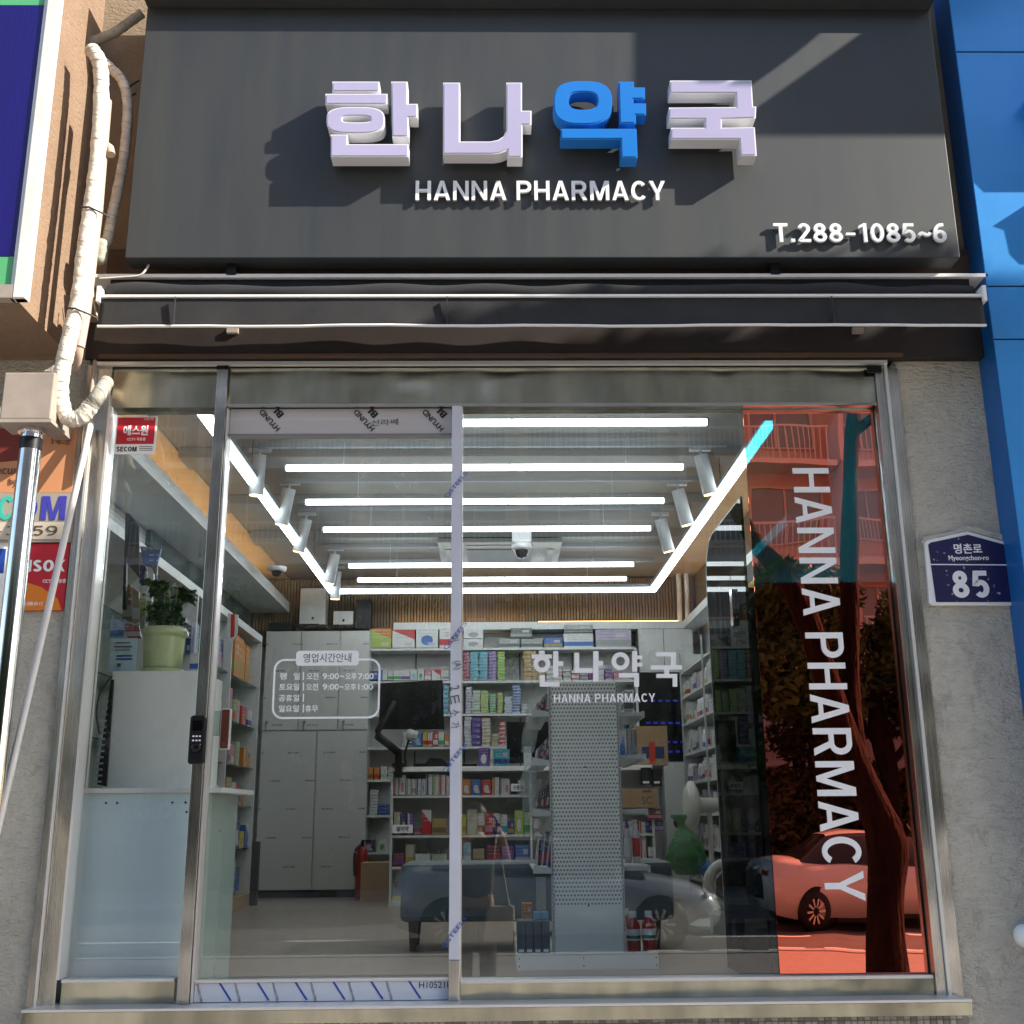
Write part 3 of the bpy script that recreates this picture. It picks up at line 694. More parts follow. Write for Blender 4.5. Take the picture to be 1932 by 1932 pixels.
br_ = part('bottom_rail', MB().box(xs1+.012, xM0-.002, -.04, .02, dz0, zb), M['pfilm'], dr, label='bottom rail in white film with blue slanted lines')
part('bottom_edge', MB().box(xs1+.012, xM0-.002, -.046, -.0405, zb-.006, zb+.004), M['brightedge'], dr)
for k in range(6):
    xx = X(412+k*71.5, 1872, -.04); h_ = zb-dz0
    part('blue_line', MB().prism([(xx, zb-.008), (xx+.008, zb-.008), (xx+.055, dz0+.004), (xx+.047, dz0+.004)], -.0415, -.0403), M['linkblue'], br_)
    text_c('STAINLESS STEEL', xx-.075, (zb+dz0)/2, .009, -.0412, M['ink'], br_, math.radians(-72), aspect=.9)
text_c('H10521H', X(822, 1858, -.04), Z(822, 1858, -.04), .024, -.0415, M['inkblack'], br_, aspect=1)
gd = part('glass_pane', MB().box(xs1+.011, xM0-.003, 0.0, .010, zb, rt[2]-.001), M['glass'], dr)
# hours decal
part('glazing_seal', MB().box(xR1-.006, xR1-.0005, .0105, .045, gb, gl_t-.003), M['dark'], fm)  # added dark strip that hides the lamp reflection in the right jamb
a = rc(515, 1243, 717, 1356, 0)
O, I = rrect(*a, .045), rrect(a[0]+.008, a[1]-.008, a[2]+.008, a[3]-.008, .038)
part('hours_border', MB().prism(O, -.004, -.0015, hole=I), M['vinyl'], gd)
a = rc(559, 1228, 677, 1256, 0)
part('hours_title_plate', MB().prism(rrect(*a, .014), -.006, -.0043), M['vinyl'], gd)
text_part('영업시간안내', rc(573, 1233, 663, 1250, 0), -.0072, M['ink'], gd, depth=.001)
for s_, y, xa_, xb_ in (('평', 1276, 527.5, 541), ('일', 1276, 554.5, 566), ('토요일', 1296, 527, 565), ('공휴일', 1317, 526, 564.5), ('일요일', 1337, 526, 564),
        ('오전', 1276, 579, 601), ('9:00', 1276, 609, 640), ('~', 1276, 642, 649), ('오후', 1276, 651.5, 673), ('7:00', 1276, 676, 705),
        ('오전', 1296, 578, 600), ('9:00', 1296, 609, 640), ('~', 1296, 641, 648), ('오후', 1296, 650, 672), ('1:00', 1296, 676, 704), ('휴무', 1337, 576, 600)):
    hh = 2.2 if s_ == '~' else 6.4 if not ':' in s_ else 5.6
    text_part(s_, rc(xa_, y-hh, xb_, y+hh, 0), -.004, M['vinyl'], gd, depth=.002, bold=.012)
for y in (1276, 1296, 1317, 1337):
    a = rc(571.5, y-8, 573.5, y+7, 0); part('bar', MB().box(a[0], a[1], -.004, -.002, a[2], a[3]), M['vinyl'], gd)
# dried wiping marks and film scraps left on the panes
rs2 = random.Random(3)
sm_ = MB()
for (cx, cy, n_, sp_, ang_) in ((705,890,7,26,-50),(765,905,14,22,80),(760,950,8,18,75),(790,1005,16,50,82),(835,995,12,30,80),(720,960,4,20,10),(300,875,12,26,40),(330,905,10,22,50)):
    for k in range(n_):
        px, py = cx+rs2.uniform(-sp_,sp_), cy+rs2.uniform(-sp_*.7,sp_*.7); L_ = rs2.uniform(4,16); a_ = math.radians(ang_+rs2.uniform(-18,18)); w_ = rs2.uniform(.4,1.1)
        dx, dy = L_/2*math.cos(a_), L_/2*math.sin(a_); nx__, ny__ = -math.sin(a_)*w_, math.cos(a_)*w_
        if px < 432 and px > 400: continue
        e_ = k*.00003; q_ = [(px-dx,py-dy),(px+nx__,py+ny__),(px+dx,py+dy),(px-nx__,py-ny__)]
        sm_.prism(poly_px(q_, 0), -.0016-e_, -.0006-e_)
M['smear'] = mat('dried smear', (.75,.78,.80), .8, alpha=.35)
part('wiping_marks', sm_, M['smear'], gd, stuff=True)
# digital lock
lk = rc(358, 1350, 387, 1442, -.10)
lo = part('digital_lock', MB().prism(rrect(*lk, .014), -.115, -.076), M['black'], dr, .004)
lw = lk[1]-lk[0]
part('display', MB().box(lk[0]+.012, lk[1]-.012, -.1165, -.1152, lk[3]-.062, lk[3]-.022), M['screen'], lo)
for i in range(4):
    for j in range(3): 
        cx = lk[0]+.018+j*(lw-.036)/2; cz = lk[3]-.085-i*.017
        part('key', MB().box(cx-.004, cx+.004, -.117, -.1152, cz-.003, cz+.003), M['vinyl'], lo)
part('dial', MB().lathe(((lk[0]+lk[1])/2, -.115, lk[2]+.066), [(0,-.012),(.017,-.012),(.021,-.006),(.021,0)], axis='y'), M['screen'], lo)
ih = rc(418, 1338, 437, 1415, .06)
hd = part('inside_lock', MB().prism(rrect(*ih, .006), .03, .055), M['white'], dr, .003)
part('brown_cover', MB().prism(rrect(ih[0]+.005, ih[1]-.005, ih[2]+.005, ih[3]-.005, .004), .026, .0295), mat('brown gloss', (.16,.035,.02), .3), hd)
ib = rc(398, 1342, 417, 1388, .06); part('lock_bracket', MB().box(ib[0], ib[1], .03, .07, ib[2], ib[3]), M['shelfgreen'], hd)

# ================================================================== MAIN SIGN
YS = -.25
ms = thing('shop_sign', 'charcoal pharmacy sign board with raised white and blue letters', 'sign', at(1000, 490, YS))
sx0, sx1 = X(235, 487, YS), X(1811, 478, YS); sz0, sz1 = Z(1000, 486, YS), Z(1000, 17, YS)
part('board', MB().box(sx0, sx1, YS, -.14, sz0, sz1), M['sign'], ms, .004)
part('top_lip', MB().box(sx0, sx1, YS-.075, -.14, sz1+.001, sz1+.22), M['sign'], ms, .004)
for px in (437, 1462):
    xb = X(px, 500, -.2); bb = MB().box(xb-.022, xb+.022, -.20, -.185, sz0-.06, sz0-.001).box(xb-.022, xb-.012, -.184, -.03, sz0-.05, sz0-.012).box(xb+.012, xb+.022, -.184, -.03, sz0-.05, sz0-.012)
    part('bracket', bb, M['black'], ms)
DL = .105; YL = YS-DL
def glyph(polys, side, face, rim, ring=None, name='letter'):
    root = None
    b = MB(); fb = MB()
    for P in polys:
        P = poly_px(P, YL); b.prism(P, YL, YL+.074); fb.prism(inset(P, .006), YL-.003, YL-.0005)
    if ring:
        (O, I) = ring; N = len(O)
        O = poly_px(O, YL); I = poly_px(I, YL); b.prism(O, YL, YL+.074, hole=I)
        def grow(P, k):
            cx = sum(p[0] for p in P)/len(P); cz = sum(p[1] for p in P)/len(P); w = max(p[0] for p in P)-cx; h = max(p[1] for p in P)-cz
            return [(cx+(p[0]-cx)*(w+k)/w, cz+(p[1]-cz)*(h+k)/h) for p in P]
        fb.prism(grow(O, -.006), YL-.003, YL-.0005, hole=grow(I, .006))
    o = part(name, b, side, ms); part('face', fb, face, o); return o
N = 48
def stad(x0, x1, y0, y1, p=2.6):
    cx, cy, a, b = (x0+x1)/2, (y0+y1)/2, (x1-x0)/2, (y1-y0)/2; out = []
    for k in range(N):
        t = k*2*math.pi/N; c, s_ = math.cos(t), math.sin(t)
        out.append((cx+a*math.copysign(abs(c)**(2/p), c), cy+b*math.copysign(abs(s_)**(2/p), s_)))
    return out
lwm, lf = M['letterwhite'], M['lilac']
glyph([R_(627,154,716,173), R_(614,177,731,197), [(738,154),(769,154),(769,196),(788,196),(788,222),(771,222),(771,258),(740,258)],
       [(624,254),(656,254),(656,272),(771,272),(771,296),(624,296)]], lwm, lf, None, (stad(616,726,202,252,3.2), stad(646,699,219,231,3.2)))
glyph([[(836,156),(868,156),(868,267),(925,267),(940,264),(950,257),(955,247),(955,156),(985,156),(985,209),(1003,209),(1003,236),(986,236),(986,297),(957,297),(957,284),(945,289),(932,291),(836,291)]], lwm, lf, None)
glyph([[(1167,154),(1196,154),(1196,165),(1217,165),(1217,187),(1195.5,187),(1195.5,195),(1219,195),(1219,217),(1200,217),(1200,233),(1169,233)],
       [(1058,243),(1201,243),(1203,298),(1172,298),(1171,263),(1058,263)]], M['letterblue'], M['blueface'], None, (stad(1044,1155,153,235,2.8), stad(1073,1127,174,207,2.8)))
glyph([[(1264,152),(1418,152),(1421,201),(1427,201),(1426,223),(1362,225),(1362,241),(1424,240),(1428,294),(1397,294),(1395,263),(1266,263),(1266,241),(1330,241),(1330,225),(1262,225),(1262,203),(1389,202),(1388,176),(1264,176)]], lwm, lf, None)
for g_b in grot('HANNA PHARMACY', rc(784, 341, 1255, 377, YS-.022), YS-.022, .012, .135, .115): part('letter', g_b, M['vinyl'], ms)
for g_b in grot('T.288-1085~6', rc(1460, 421, 1786, 456, YS-.022), YS-.022, .012, .15, .11): part('letter', g_b, M['vinyl'], ms)

# brown beam between sign and awning
bbm = thing('fascia', 'rust brown metal fascia strip between the sign and the awning', 'fascia', (0, -.05, 4.0))
part('sheet', MB().box(X(200, 520, -.06), X(1850, 520, -.06), -.06, -.031, 3.82, Z(900, 470, -.06)), M['brown'], bbm)

# ================================================================== AWNING
aw = thing('awning', 'rolled up black awning with white bars over the shopfront', 'awning', at(1000, 600, -.3))
def bar(name, p0, p1, Y, r, m_): return part(name, MB().tube([at(*p0, Y), at(*p1, Y)], r, 12), m_, aw)
ax0, ax1 = X(190, 560, -.28), X(1852, 560, -.28)
ht_ = MB().box(X(172,530,-.16), X(1856,515,-.16), -.2, -.05, Z(1000,523,-.2), Z(1000,516,-.2)); part('top_rail', ht_, M['white'], aw, .002)
part('housing', MB().box(ax0, ax1, -.18, -.06, Z(1000,546,-.18), Z(1000,526,-.18)), M['black'], aw)
# cloth roll, sagging slightly
cb_ = MB(); n_ = 60; zz = Z(1000, 549, -.26)
pts = []; rs = []
for i in range(n_+1):
    t = i/n_; pts.append((ax0+.02+(ax1-ax0-.04)*t, -.24, zz+.006*math.sin(t*19)+.004*math.sin(t*47))); rs.append(.036+.005*math.sin(t*23+1)+.003*math.sin(t*61))
part('cloth_roll', cb_.tube(pts, rs, 14), M['awning'], aw)
fb_z = Z(1000, 560, -.30)
part('front_bar', MB().box(ax0, ax1, -.315, -.29, fb_z-.006, fb_z+.006), M['white'], aw, .002)
for x_ in (ax0-.006, ax1-.012): part('end_cap', MB().box(x_, x_+.018, -.322, -.20, fb_z-.03, fb_z+.045), M['white'], aw, .003)
# valance: wavy hanging cloth
vz0, vz1 = Z(1000, 617, -.30), fb_z-.007; V = []; F = []
nx_, nz_ = 160, 8
for j in range(nz_+1):
    for i in range(nx_+1):
        t = i/nx_; s_ = j/nz_
        y = -.303 + s_*(.004*math.sin(t*14)+.003*math.sin(t*33+1)+.0015*math.sin(t*90)) - .012*s_
        V.append((ax0+.01+(ax1-ax0-.02)*t, y, vz1+(vz0-vz1)*s_+.001*s_*math.sin(t*27)))
for j in range(nz_):
    for i in range(nx_): a_ = j*(nx_+1)+i; F.append((a_, a_+nx_+1, a_+nx_+2, a_+1))
vo = part('valance', MB().add(V, F, 0, True), M['awning'], aw); sd = vo.modifiers.new('s', 'SOLIDIFY'); sd.thickness = .003
pts = [(V[nz_*(nx_+1)+i][0], V[nz_*(nx_+1)+i][1], V[nz_*(nx_+1)+i][2]) for i in range(0, nx_+1, 4)]
part('valance_hem', MB().tube(pts, .0065, 8), mat('bright hem', (.85,.84,.82), .4), aw)
for px in (330, 843, 1569): 
    xx = X(px, 590, -.31); part('seam', MB().box(xx, xx+.003, -.33, -.318, vz0+.01, vz1-.004), M['cable'], aw)
for px in (440, 1617):
    p = at(px, 626, -.10); part('wall_clip', MB().box(p.x-.025, p.x+.025, -.12, -.05, p.z-.012, p.z+.014), M['gbox'], aw)
und = thing('under_awning_board', 'dark brown board under the awning above the steel header', 'board', (0, -.1, 3.65))
part('sheet', MB().box(X(178, 650, -.09), X(1852, 650, -.09), -.10, -.047, zt+.012, Z(1000, 607, -.1)), M['dkbrown'], und)
part('shadow_gap', MB().box(X(190, 680, -.08), X(1700, 680, -.08), -.11, -.101, zt+.012, zt+.03), M['brown'], und)  # thin brown strip along the lower edge of the board

# ================================================================== RIGHT: blue neighbour, plate
bn = thing('blue_sign_panel', 'bright blue aluminium sign panel cladding of the shop on the right', 'sign panel', (2.3, -.15, 3))
bx = X(1870, 640, -.20)-.0; bx = X(1875, 640, -.2)
ys = [Z(1900, p_, -.2) for p_ in (2600, 640, 540, 98, -420)]
for i in range(4):
    part('panel', MB().box(bx, bx+2.4, -.2, -.19, ys[i]+.004, ys[i+1]-.004), M['blue'], bn, .002)
part('seam', MB().box(bx+.004, bx+2.39, -.189, -.17, ys[0], ys[4]), M['seam'], bn)
part('side_return', MB().box(bx-.002, bx+.003, -.198, -.032, ys[0], ys[4]), M['bluedk'], bn)
# raised letters standing just outside the frame, whose shadows reach in
for (zc, hh, ww, x_) in ((Z(1925,262,-.2)+.12, .34, .5, 2.60), (Z(1925,420,-.2)+.15, .26, .5, 2.72), (Z(1925,520,-.2)+.08, .18, .5, 2.72)):
    part('raised_letter', MB().prism([(x_, zc-hh/2+.05), (x_+.04, zc-hh/2), (x_+ww, zc-hh/2), (x_+ww, zc+hh/2), (x_+.12, zc+hh/2), (x_-.06, zc+hh/4), (x_-.01, zc+hh/6)], -.33, -.2), M['letterblue'], bn)
# unseen boards added up to the right, shaped to shade the sign
def cast(pts, Y): # points of the shadow on the sign (px) carried back along the sun onto plane Y
    out = []
    for a_, b_ in pts:
        p = at(a_, b_, YS); t = (YS-Y)/(-SUN.y); q_ = p + SUN*t; out.append((q_.x, q_.z))
    return out
ub = thing('upper_floor_sign', 'grey sign board with slanted end hung on the floor above the blue sign', 'sign', (3.6, -1, 6.5))
part('board', MB().prism(cast([(1280,238),(2400,238),(2400,-60),(1800,-60),(1420,212),(1300,238)], -1.0), -1.03, -1.0), M['dark'], ub)
part('arm', MB().box(5.2, 5.25, -.98, -.03, 6.9, 6.95), M['dark'], ub)
ub2 = thing('upper_floor_banner', 'grey banner panel hung from the wall high above the pharmacy sign', 'banner', (3, -.8, 7))
part('board', MB().prism(cast([(1215,240),(1215,-140),(1700,-140),(1575,35),(1540,70),(1490,110),(1420,160),(1260,240)], -.9), -.92, -.9), M['dark'], ub2)
part('arm', MB().box(3.2, 3.25, -.89, -.03, 7.0, 7.05), M['dark'], ub2)

pl = thing('address_plate', 'navy house number plate 85 with white border on the right pier', 'number plate', at(1825, 1080, -.04))
YP = -.05
Pp = [(1744,1024),(1750,1019),(1826,1002),(1912,1026),(1926,1142),(1760,1142),(1753,1138)]
part('border', MB().prism(poly_px(Pp, YP), YP, -.031), M['white'], pl, .003)
pf = part('navy_face', MB().prism(poly_px([(1751,1028),(1755,1024),(1826,1009),(1907,1031),(1918,1136),(1766,1136)], YP), YP-.002, YP-.0003), M['plate_navy'], pl)
part('dividing_line', MB().prism(poly_px([(1755,1064),(1910,1065),(1910,1067),(1755,1066)], YP-.002), YP-.0035, YP-.0021), M['vinyl'], pl)
text_part('명촌로', rc(1799, 1026, 1852, 1045, YP), YP-.004, M['vinyl'], pl, bold=.02, depth=.0015)
text_part('Myeongchon-ro', rc(1789, 1048, 1865, 1060, YP), YP-.004, M['vinyl'], pl, bold=.015, depth=.0015)
for g_b in grot('85', rc(1796, 1077, 1866, 1128, YP), YP-.004, .0015, .19, .14): part('number', g_b, M['vinyl'], pl)
part('mortar', MB().prism(poly_px([(1737,1024),(1742,1014),(1790,1004),(1822,992),(1840,993),(1905,1014),(1912,1025),(1826,1002),(1748,1021),(1745,1030)], -.04), -.044, -.031), M['wall_right'], pl)
kn = thing('round_knob', 'round white knob at the low right edge of the pier', 'knob', at(1928, 1765, -.05))
part('cap', MB().lathe(at(1932, 1765, -.05), [(0,-.06),(.03,-.055),(.045,-.03),(.045,0),(.03,.02)], axis='y'), M['white'], kn)

# ================================================================== LEFT: neighbour sign box, pipes, plates
nb = thing('neighbour_sign', 'projecting navy and green sign box with white frame and tan stucco side', 'sign', (-2.2, -.6, 3.7))
nx1 = -1.93; nzb = 3.64; ny = -.60
P = MB().prismx([(ny,nzb),(-.031,nzb),(-.031,6.4),(ny,6.4)], -4.2, nx1); part('box', P, M['tanbox'], nb)
f1 = X(62, 300, ny-.02)
zN = Z(10, 482, ny-.04); zN2 = Z(30, 8, ny-.04)
part('navy_face', MB().box(-4.2, f1-.005, ny-.035, ny-.002, zN, zN2), M['navy'], nb)
part('green_foot', MB().box(-4.2, f1-.005, ny-.033, ny-.002, nzb+.05, zN-.001), M['green'], nb)
part('green_head', MB().box(-4.2, f1-.005, ny-.033, ny-.002, zN2+.001, 6.4), M['green'], nb)
part('edge_frame', MB().box(f1-.004, f1+.045, ny-.05, ny-.002, nzb-.01, 6.4), M['alu'], nb, .003)
part('edge_frame', MB().box(f1+.047, nx1-.018, ny-.04, ny-.002, nzb-.01, 6.4), M['alu'], nb, .003)
part('edge_strip', MB().box(nx1-.016, nx1+.003, ny-.03, ny-.002, nzb-.005, 6.4), M['redrib'], nb)
part('bottom_frame', MB().box(-4.2, f1-.006, ny-.05, ny-.002, nzb-.01, nzb+.048), M['gbox'], nb)

hz = thing('wrapped_pipe', 'thick white taped air conditioner pipe hanging in a long bend', 'pipe', at(160, 450, -.42), )
def smooth(pts, k=6):
    P = [Vector(p) for p in pts]; out = []
    for i in range(len(P)-1):
        p0, p1, p2, p3 = P[max(i-1,0)], P[i], P[i+1], P[min(i+2,len(P)-1)]
        for j in range(k):
            t = j/k; out.append(.5*((2*p1)+(-p0+p2)*t+(2*p0-5*p1+4*p2-p3)*t*t+(-p0+3*p1-3*p2+p3)*t**3))
    return out+[P[-1]]
def wrapped(pxs, Y, r, m_, parent, name='tube'):
    pts = smooth([at(a, b, y if y is not None else Y) for a, b, *yy in pxs for y in [yy[0] if yy else Y]], 14)
    rs = [r*(.95+.10*((i % 5)/5)+.03*math.sin(i*.7)) for i in range(len(pts))]
    e_ = MB(); R4 = random.Random(len(pts))
    for i in range(3, len(pts)-3, 5):
        t_ = (pts[i+1]-pts[i-1]).normalized(); a_ = t_.cross(Vector((0,1,0))).normalized(); b_ = t_.cross(a_); tl_ = R4.uniform(.2,.6)
        e_.tube([pts[i]+(a_*math.cos(q_)+b_*math.sin(q_))*rs[i]*1.012+t_*r*tl_*math.sin(q_+.6) for q_ in [k*math.pi/8 for k in range(17)]], .0011, 4, caps=False)
    o_ = part(name, MB().tube(pts, rs, 14), m_, parent)
    part('tape_edge', e_, M['gbox'], parent, stuff=True); return o_
wrapped([(172,92),(188,120),(191,180),(184,300),(172,390),(160,470),(149,560),(128,650),(115,715),(116,760),(130,790),(155,785),(172,765)], -.42, .034, M['tape'], hz)
wrapped([(172,766),(187,745),(200,722,-.3)], -.42, .031, M['tape_grey'], hz, 'old_end')
for (a_, b_) in ((174,400),(148,590)):
    p = at(a_, b_, -.42); part('tie', MB().tube([p+Vector((-.045,-.02,.012)), p+Vector((0,-.042,0)), p+Vector((.05,-.01,-.012)), p+Vector((.075,.01,-.02))], .004, 6), M['cable'], hz)
h2 = thing('wrapped_pipe', 'thinner taped pipe curving down beside the left edge of the sign', 'pipe', at(235, 200, -.15))
wrapped([(186,108),(210,130),(232,155),(241,200),(236,280),(226,340),(211,410),(203,450),(190,478)], -.16, .024, M['tape'], h2)
part('foam_lump', MB().tube(smooth([at(192,455,-.2), at(188,475,-.2), at(186,497,-.2)], 5), [.03,.034,.037,.036,.038,.04,.038,.036,.034,.03,.02], 12), M['tape_grey'], h2)
h3 = thing('wrapped_pipe', 'grey taped pipe slanting up behind the top corner of the sign', 'pipe', at(200, 70, -.15))
wrapped([(150,84),(180,76),(215,62),(240,45),(268,25)], -.15, .023, M['tape_grey'], h3)
h4 = thing('beige_pipe', 'beige plastic pipe running straight down behind the taped pipe', 'pipe', at(165, 400, -.3))
part('tube', MB().tube([at(200,190,-.33), at(183,395,-.33), at(160,590,-.33), at(148,655,-.33)], .026, 12), M['pvcold'], h4)
part('elbow', MB().tube([at(146,640,-.33), at(143,665,-.33), at(138,690,-.2)], .031, 12), M['pvcold'], h4)
part('stub', MB().tube([at(190,268,-.30), at(207,280,-.33), at(209,292,-.34)], .02, 10), M['pvcold'], h4)
cbn = thing('cable', 'thin black cable looping out from behind the left end of the sign', 'cable', at(250, 170, -.1))
part('wire', MB().tube(smooth([at(262,152,-.1), at(246,163,-.12), at(240,182,-.12), at(256,176,-.1)], 6), .005, 6), M['cable'], cbn)
part('wire', MB().tube(smooth([at(240,182,-.12), at(234,215,-.12), at(236,260,-.12)], 6), .004, 6), M['cable'], cbn)
cw = thing('cable', 'thin grey cable with small clip hanging at the left end of the awning', 'cable', at(185, 560, -.2))
part('wire', MB().tube(smooth([at(175,538,-.25), at(177,570,-.25), at(184,600,-.25), at(190,612,-.25)], 5), .004, 6), M['pvc'], cw)
part('wire', MB().tube(smooth([at(188,526,-.22), at(230,523,-.22), at(262,520,-.22), at(276,508,-.22), at(280,500,-.2)], 5), .005, 6), M['pvc'], cw)

pb = thing('meter_box', 'brown grey metal box mounted above the chrome pole', 'box', at(60, 750, -.3))
q0 = rc(4, 702, 100, 782, -.50)
part('body', MB().box(q0[0], q0[1]+.0, -.50, -.36, q0[2]-.02, q0[3]), M['gbox'], pb, .006)
part('bracket', MB().box(q0[0]+.05, q0[1]-.08, -.358, -.031, q0[2]+.04, q0[3]-.05), M['gbox'], pb)
part('lip', MB().box(q0[0]-.006, q0[1]+.006, -.506, -.354, q0[2]-.035, q0[2]-.021), M['gbox'], pb)
cp = thing('chrome_pole', 'chrome steel pole standing in front of the security signs on the left', 'pole', at(62, 800, -.42))
pt_ = at(62, 805, -.42); 
part('tube', MB().tube([(pt_.x,pt_.y,-.1),(pt_.x,pt_.y,pt_.z)], .043, 24), M['chrome'], cp)
part('collar', MB().tube([(pt_.x,pt_.y,pt_.z-.03),(pt_.x,pt_.y,pt_.z+.02)], .055, 24), M['chrome'], cp)
part('black_band', MB().tube([(pt_.x,pt_.y,Z(60,850,-.42)),(pt_.x,pt_.y,Z(60,828,-.42))], .0445, 24), M['black'], cp)
wp = thing('white_pipe', 'thin white plastic pipe leaning diagonally down the left wall', 'pipe', at(80, 1200, -.3))
part('tube', MB().tube([at(172,800,-.10), at(157,862,-.16), at(0,1545,-.42), at(-60,1800,-.5)], .014, 12), M['pvc'], wp)
gp2 = thing('grey_conduit', 'thin grey conduit running down between the meter box and the frame', 'pipe', at(180, 690, -.07))
part('tube', MB().tube([at(198,520,-.08), at(178,690,-.08), at(164,800,-.08), at(152,900,-.08)], .009, 8), M['gbox'], gp2)

s1 = thing('security_sign', 'tall orange and grey security company sign behind the chrome pole', 'sign', at(60, 910, -.06))
x0, x1, z0, z1 = -2.75, X(139, 910, -.06), Z(100, 1017, -.06), Z(100, 808, -.06)
part('frame', MB().box(x0, x1+.012, -.055, -.031, z0-.012, z1+.01), M['gbox'], s1)
oz = Z(100, 929, -.06); wz = Z(100, 984, -.06)
part('orange_field', MB().box(x0, x1-.006, -.058, -.0552, oz, z1), mat('salmon print', (.62,.28,.13), .5), s1)
part('red_field', MB().prism([(x0, z1), (x0, oz+.06), (x0+.35, oz+.12), (X(40,870,-.06), Z(40,868,-.06)), (X(52,810,-.06), z1)], -.0595, -.0583), mat('deep red print', (.20,.03,.02), .5), s1)
part('grey_field', MB().box(x0, x1-.006, -.058, -.0552, wz, oz-.001), mat('warm grey print', (.36,.33,.28), .5), s1)
part('number_field', MB().box(x0, x1-.006, -.058, -.0552, z0, wz-.001), mat('cream print', (.62,.55,.44), .5), s1)
vio = mat('violet blue print', (.05,.05,.38), .5); tealm = mat('turquoise print', (.05,.48,.38), .5)
a = rc(-72, 936, 27, 981, -.06)
for g_b in grot('SEC', a, -.0605, .002, .17, .12): part('letter', g_b, tealm, s1)
a = rc(30, 936, 124, 981, -.06)
for g_b in grot('OM', a, -.0605, .002, .17, .12): part('letter', g_b, vio, s1)
brn = mat('brown print', (.10,.06,.04), .5)
for g_b in grot('1588-3259', (X(-110,1000,-.06), X(108,1000,-.06), Z(60,1010,-.06), Z(60,992,-.06)), -.0605, .002, .10, .14): part('digit', g_b, brn, s1)
text_part('Security', (X(-18,885,-.06), X(58,885,-.06), Z(20,900,-.06), Z(20,878,-.06)), -.0612, brn, s1, depth=.001)
text_part('by', (X(17,910,-.06), X(35,910,-.06), Z(20,918,-.06), Z(20,902,-.06)), -.0612, brn, s1, depth=.001)
text_part('S 에스원', (X(97,830,-.06), X(132,830,-.06), Z(115,839,-.06), Z(115,823,-.06)), -.0605, brn, s1, depth=.001)
s2 = thing('security_sign', 'red and orange square security sign under the tall orange one', 'sign', at(85, 1085, -.05))
a = (X(40,1085,-.05), X(126,1085,-.05), Z(85,1151,-.05), Z(85,1025,-.05))
part('plate', MB().box(a[0], a[1], -.045, -.031, a[2], a[3]), mat('sign red', (.52,.02,.035), .4), s2, .002)
part('orange_corner', MB().prism([(a[0], a[2]), (a[0], a[2]+.13), (a[0]+.09, a[2]+.10), (a[1]-.03, a[2]+.05), (a[1]-.01, a[2])], -.047, -.0452), mat('sign orange', (.75,.22,.02), .4), s2)
for g_b in grot('ANSOK', (X(18,1067,-.05), X(122,1067,-.05), Z(85,1078,-.05), Z(85,1056,-.05)), -.0475, .001, .2, .08): part('letter', g_b, M['vinyl'], s2)
text_part('CCTV 작동중', (X(80,1096,-.05), X(124,1096,-.05), Z(85,1100,-.05), Z(85,1092,-.05)), -.0475, M['vinyl'], s2, bold=.02, depth=.001)
text_part('1588-8112', (X(48,1138,-.05), X(80,1138,-.05), Z(85,1142,-.05), Z(85,1135,-.05)), -.0482, M['vinyl'], s2, depth=.001)
s3 = thing('white_notice', 'white notice with blue mark at the far left edge beside the pole', 'sign', at(5, 1100, -.05))
a = (X(-70,1085,-.05), X(22,1085,-.05), Z(10,1210,-.05), Z(10,1023,-.05))
part('plate', MB().box(a[0], a[1], -.045, -.031, a[2], a[3]), M['vinyl'], s3)
part('blue_mark', MB().box(a[0]+.05, X(8,1060,-.05), -.047, -.0452, Z(5,1081,-.05), Z(5,1035,-.05)), M['linkblue'], s3)
# ================================================================== CEILING LIGHTS
LZ = 3.68
def yz(px, py): return atz(px, py, LZ)
g_ = 'white led tubes hung across the ceiling'
rows_ = [(300,1332,798),(540,1287,882),(577,1251,946),(610,1226,998),(658,1194,1066),(675,1180,1093)]
nm = ['nearest the glass','second from the glass','third from the glass','fourth from the glass','fifth from the glass','sixth from the glass']
for i, (a, b, y) in enumerate(rows_):
    p0, p1 = yz(a, y), yz(b, y); yy = (p0.y+p1.y)/2
    if i == 0: p0.x = -1.25
    t = thing('led_tube_light', f'long white led tube across the ceiling, {nm[i]}', 'ceiling light', (0, yy, LZ), g_)
    part('tube', MB().tube([(p0.x, yy, LZ), (p1.x, yy, LZ)], .020, 14), M['lamp'], t)
    part('cap', MB().tube([(p1.x+.001, yy, LZ), (p1.x+.014, yy, LZ)], .021, 14), M['lampbody'], t)
    part('cap', MB().tube([(p0.x-.014, yy, LZ), (p0.x-.001, yy, LZ)], .021, 14), M['lampbody'], t)
    for xx in (p0.x+.35, p1.x-.35): part('wire', MB().tube([(xx, yy, LZ+.021), (xx, yy, 3.925)], .0018, 6), M['lampbody'], t)
    part('joint', MB().tube([(.10, yy, LZ), (.108, yy, LZ)], .0206, 14), M['lampbody'], t)
    tr_ = thing('lamp_track', f'grey ceiling track behind the led tube {nm[i]}', 'track', (0, yy+.22, 3.9), 'ceiling tracks')
    part('rail', MB().box(-1.5, 1.5, yy+.2, yy+.235, 3.885, 3.915), M['track'], tr_)
pL0, pL1, pR1, pR0 = yz(398,800), yz(628,1113), yz(1230,1113), yz(1455,800)
xl_, xr_ = (pL1.x+yz(435,858).x)/2, (pR1.x+pR0.x)/2; yb = (pL1.y+pR1.y)/2
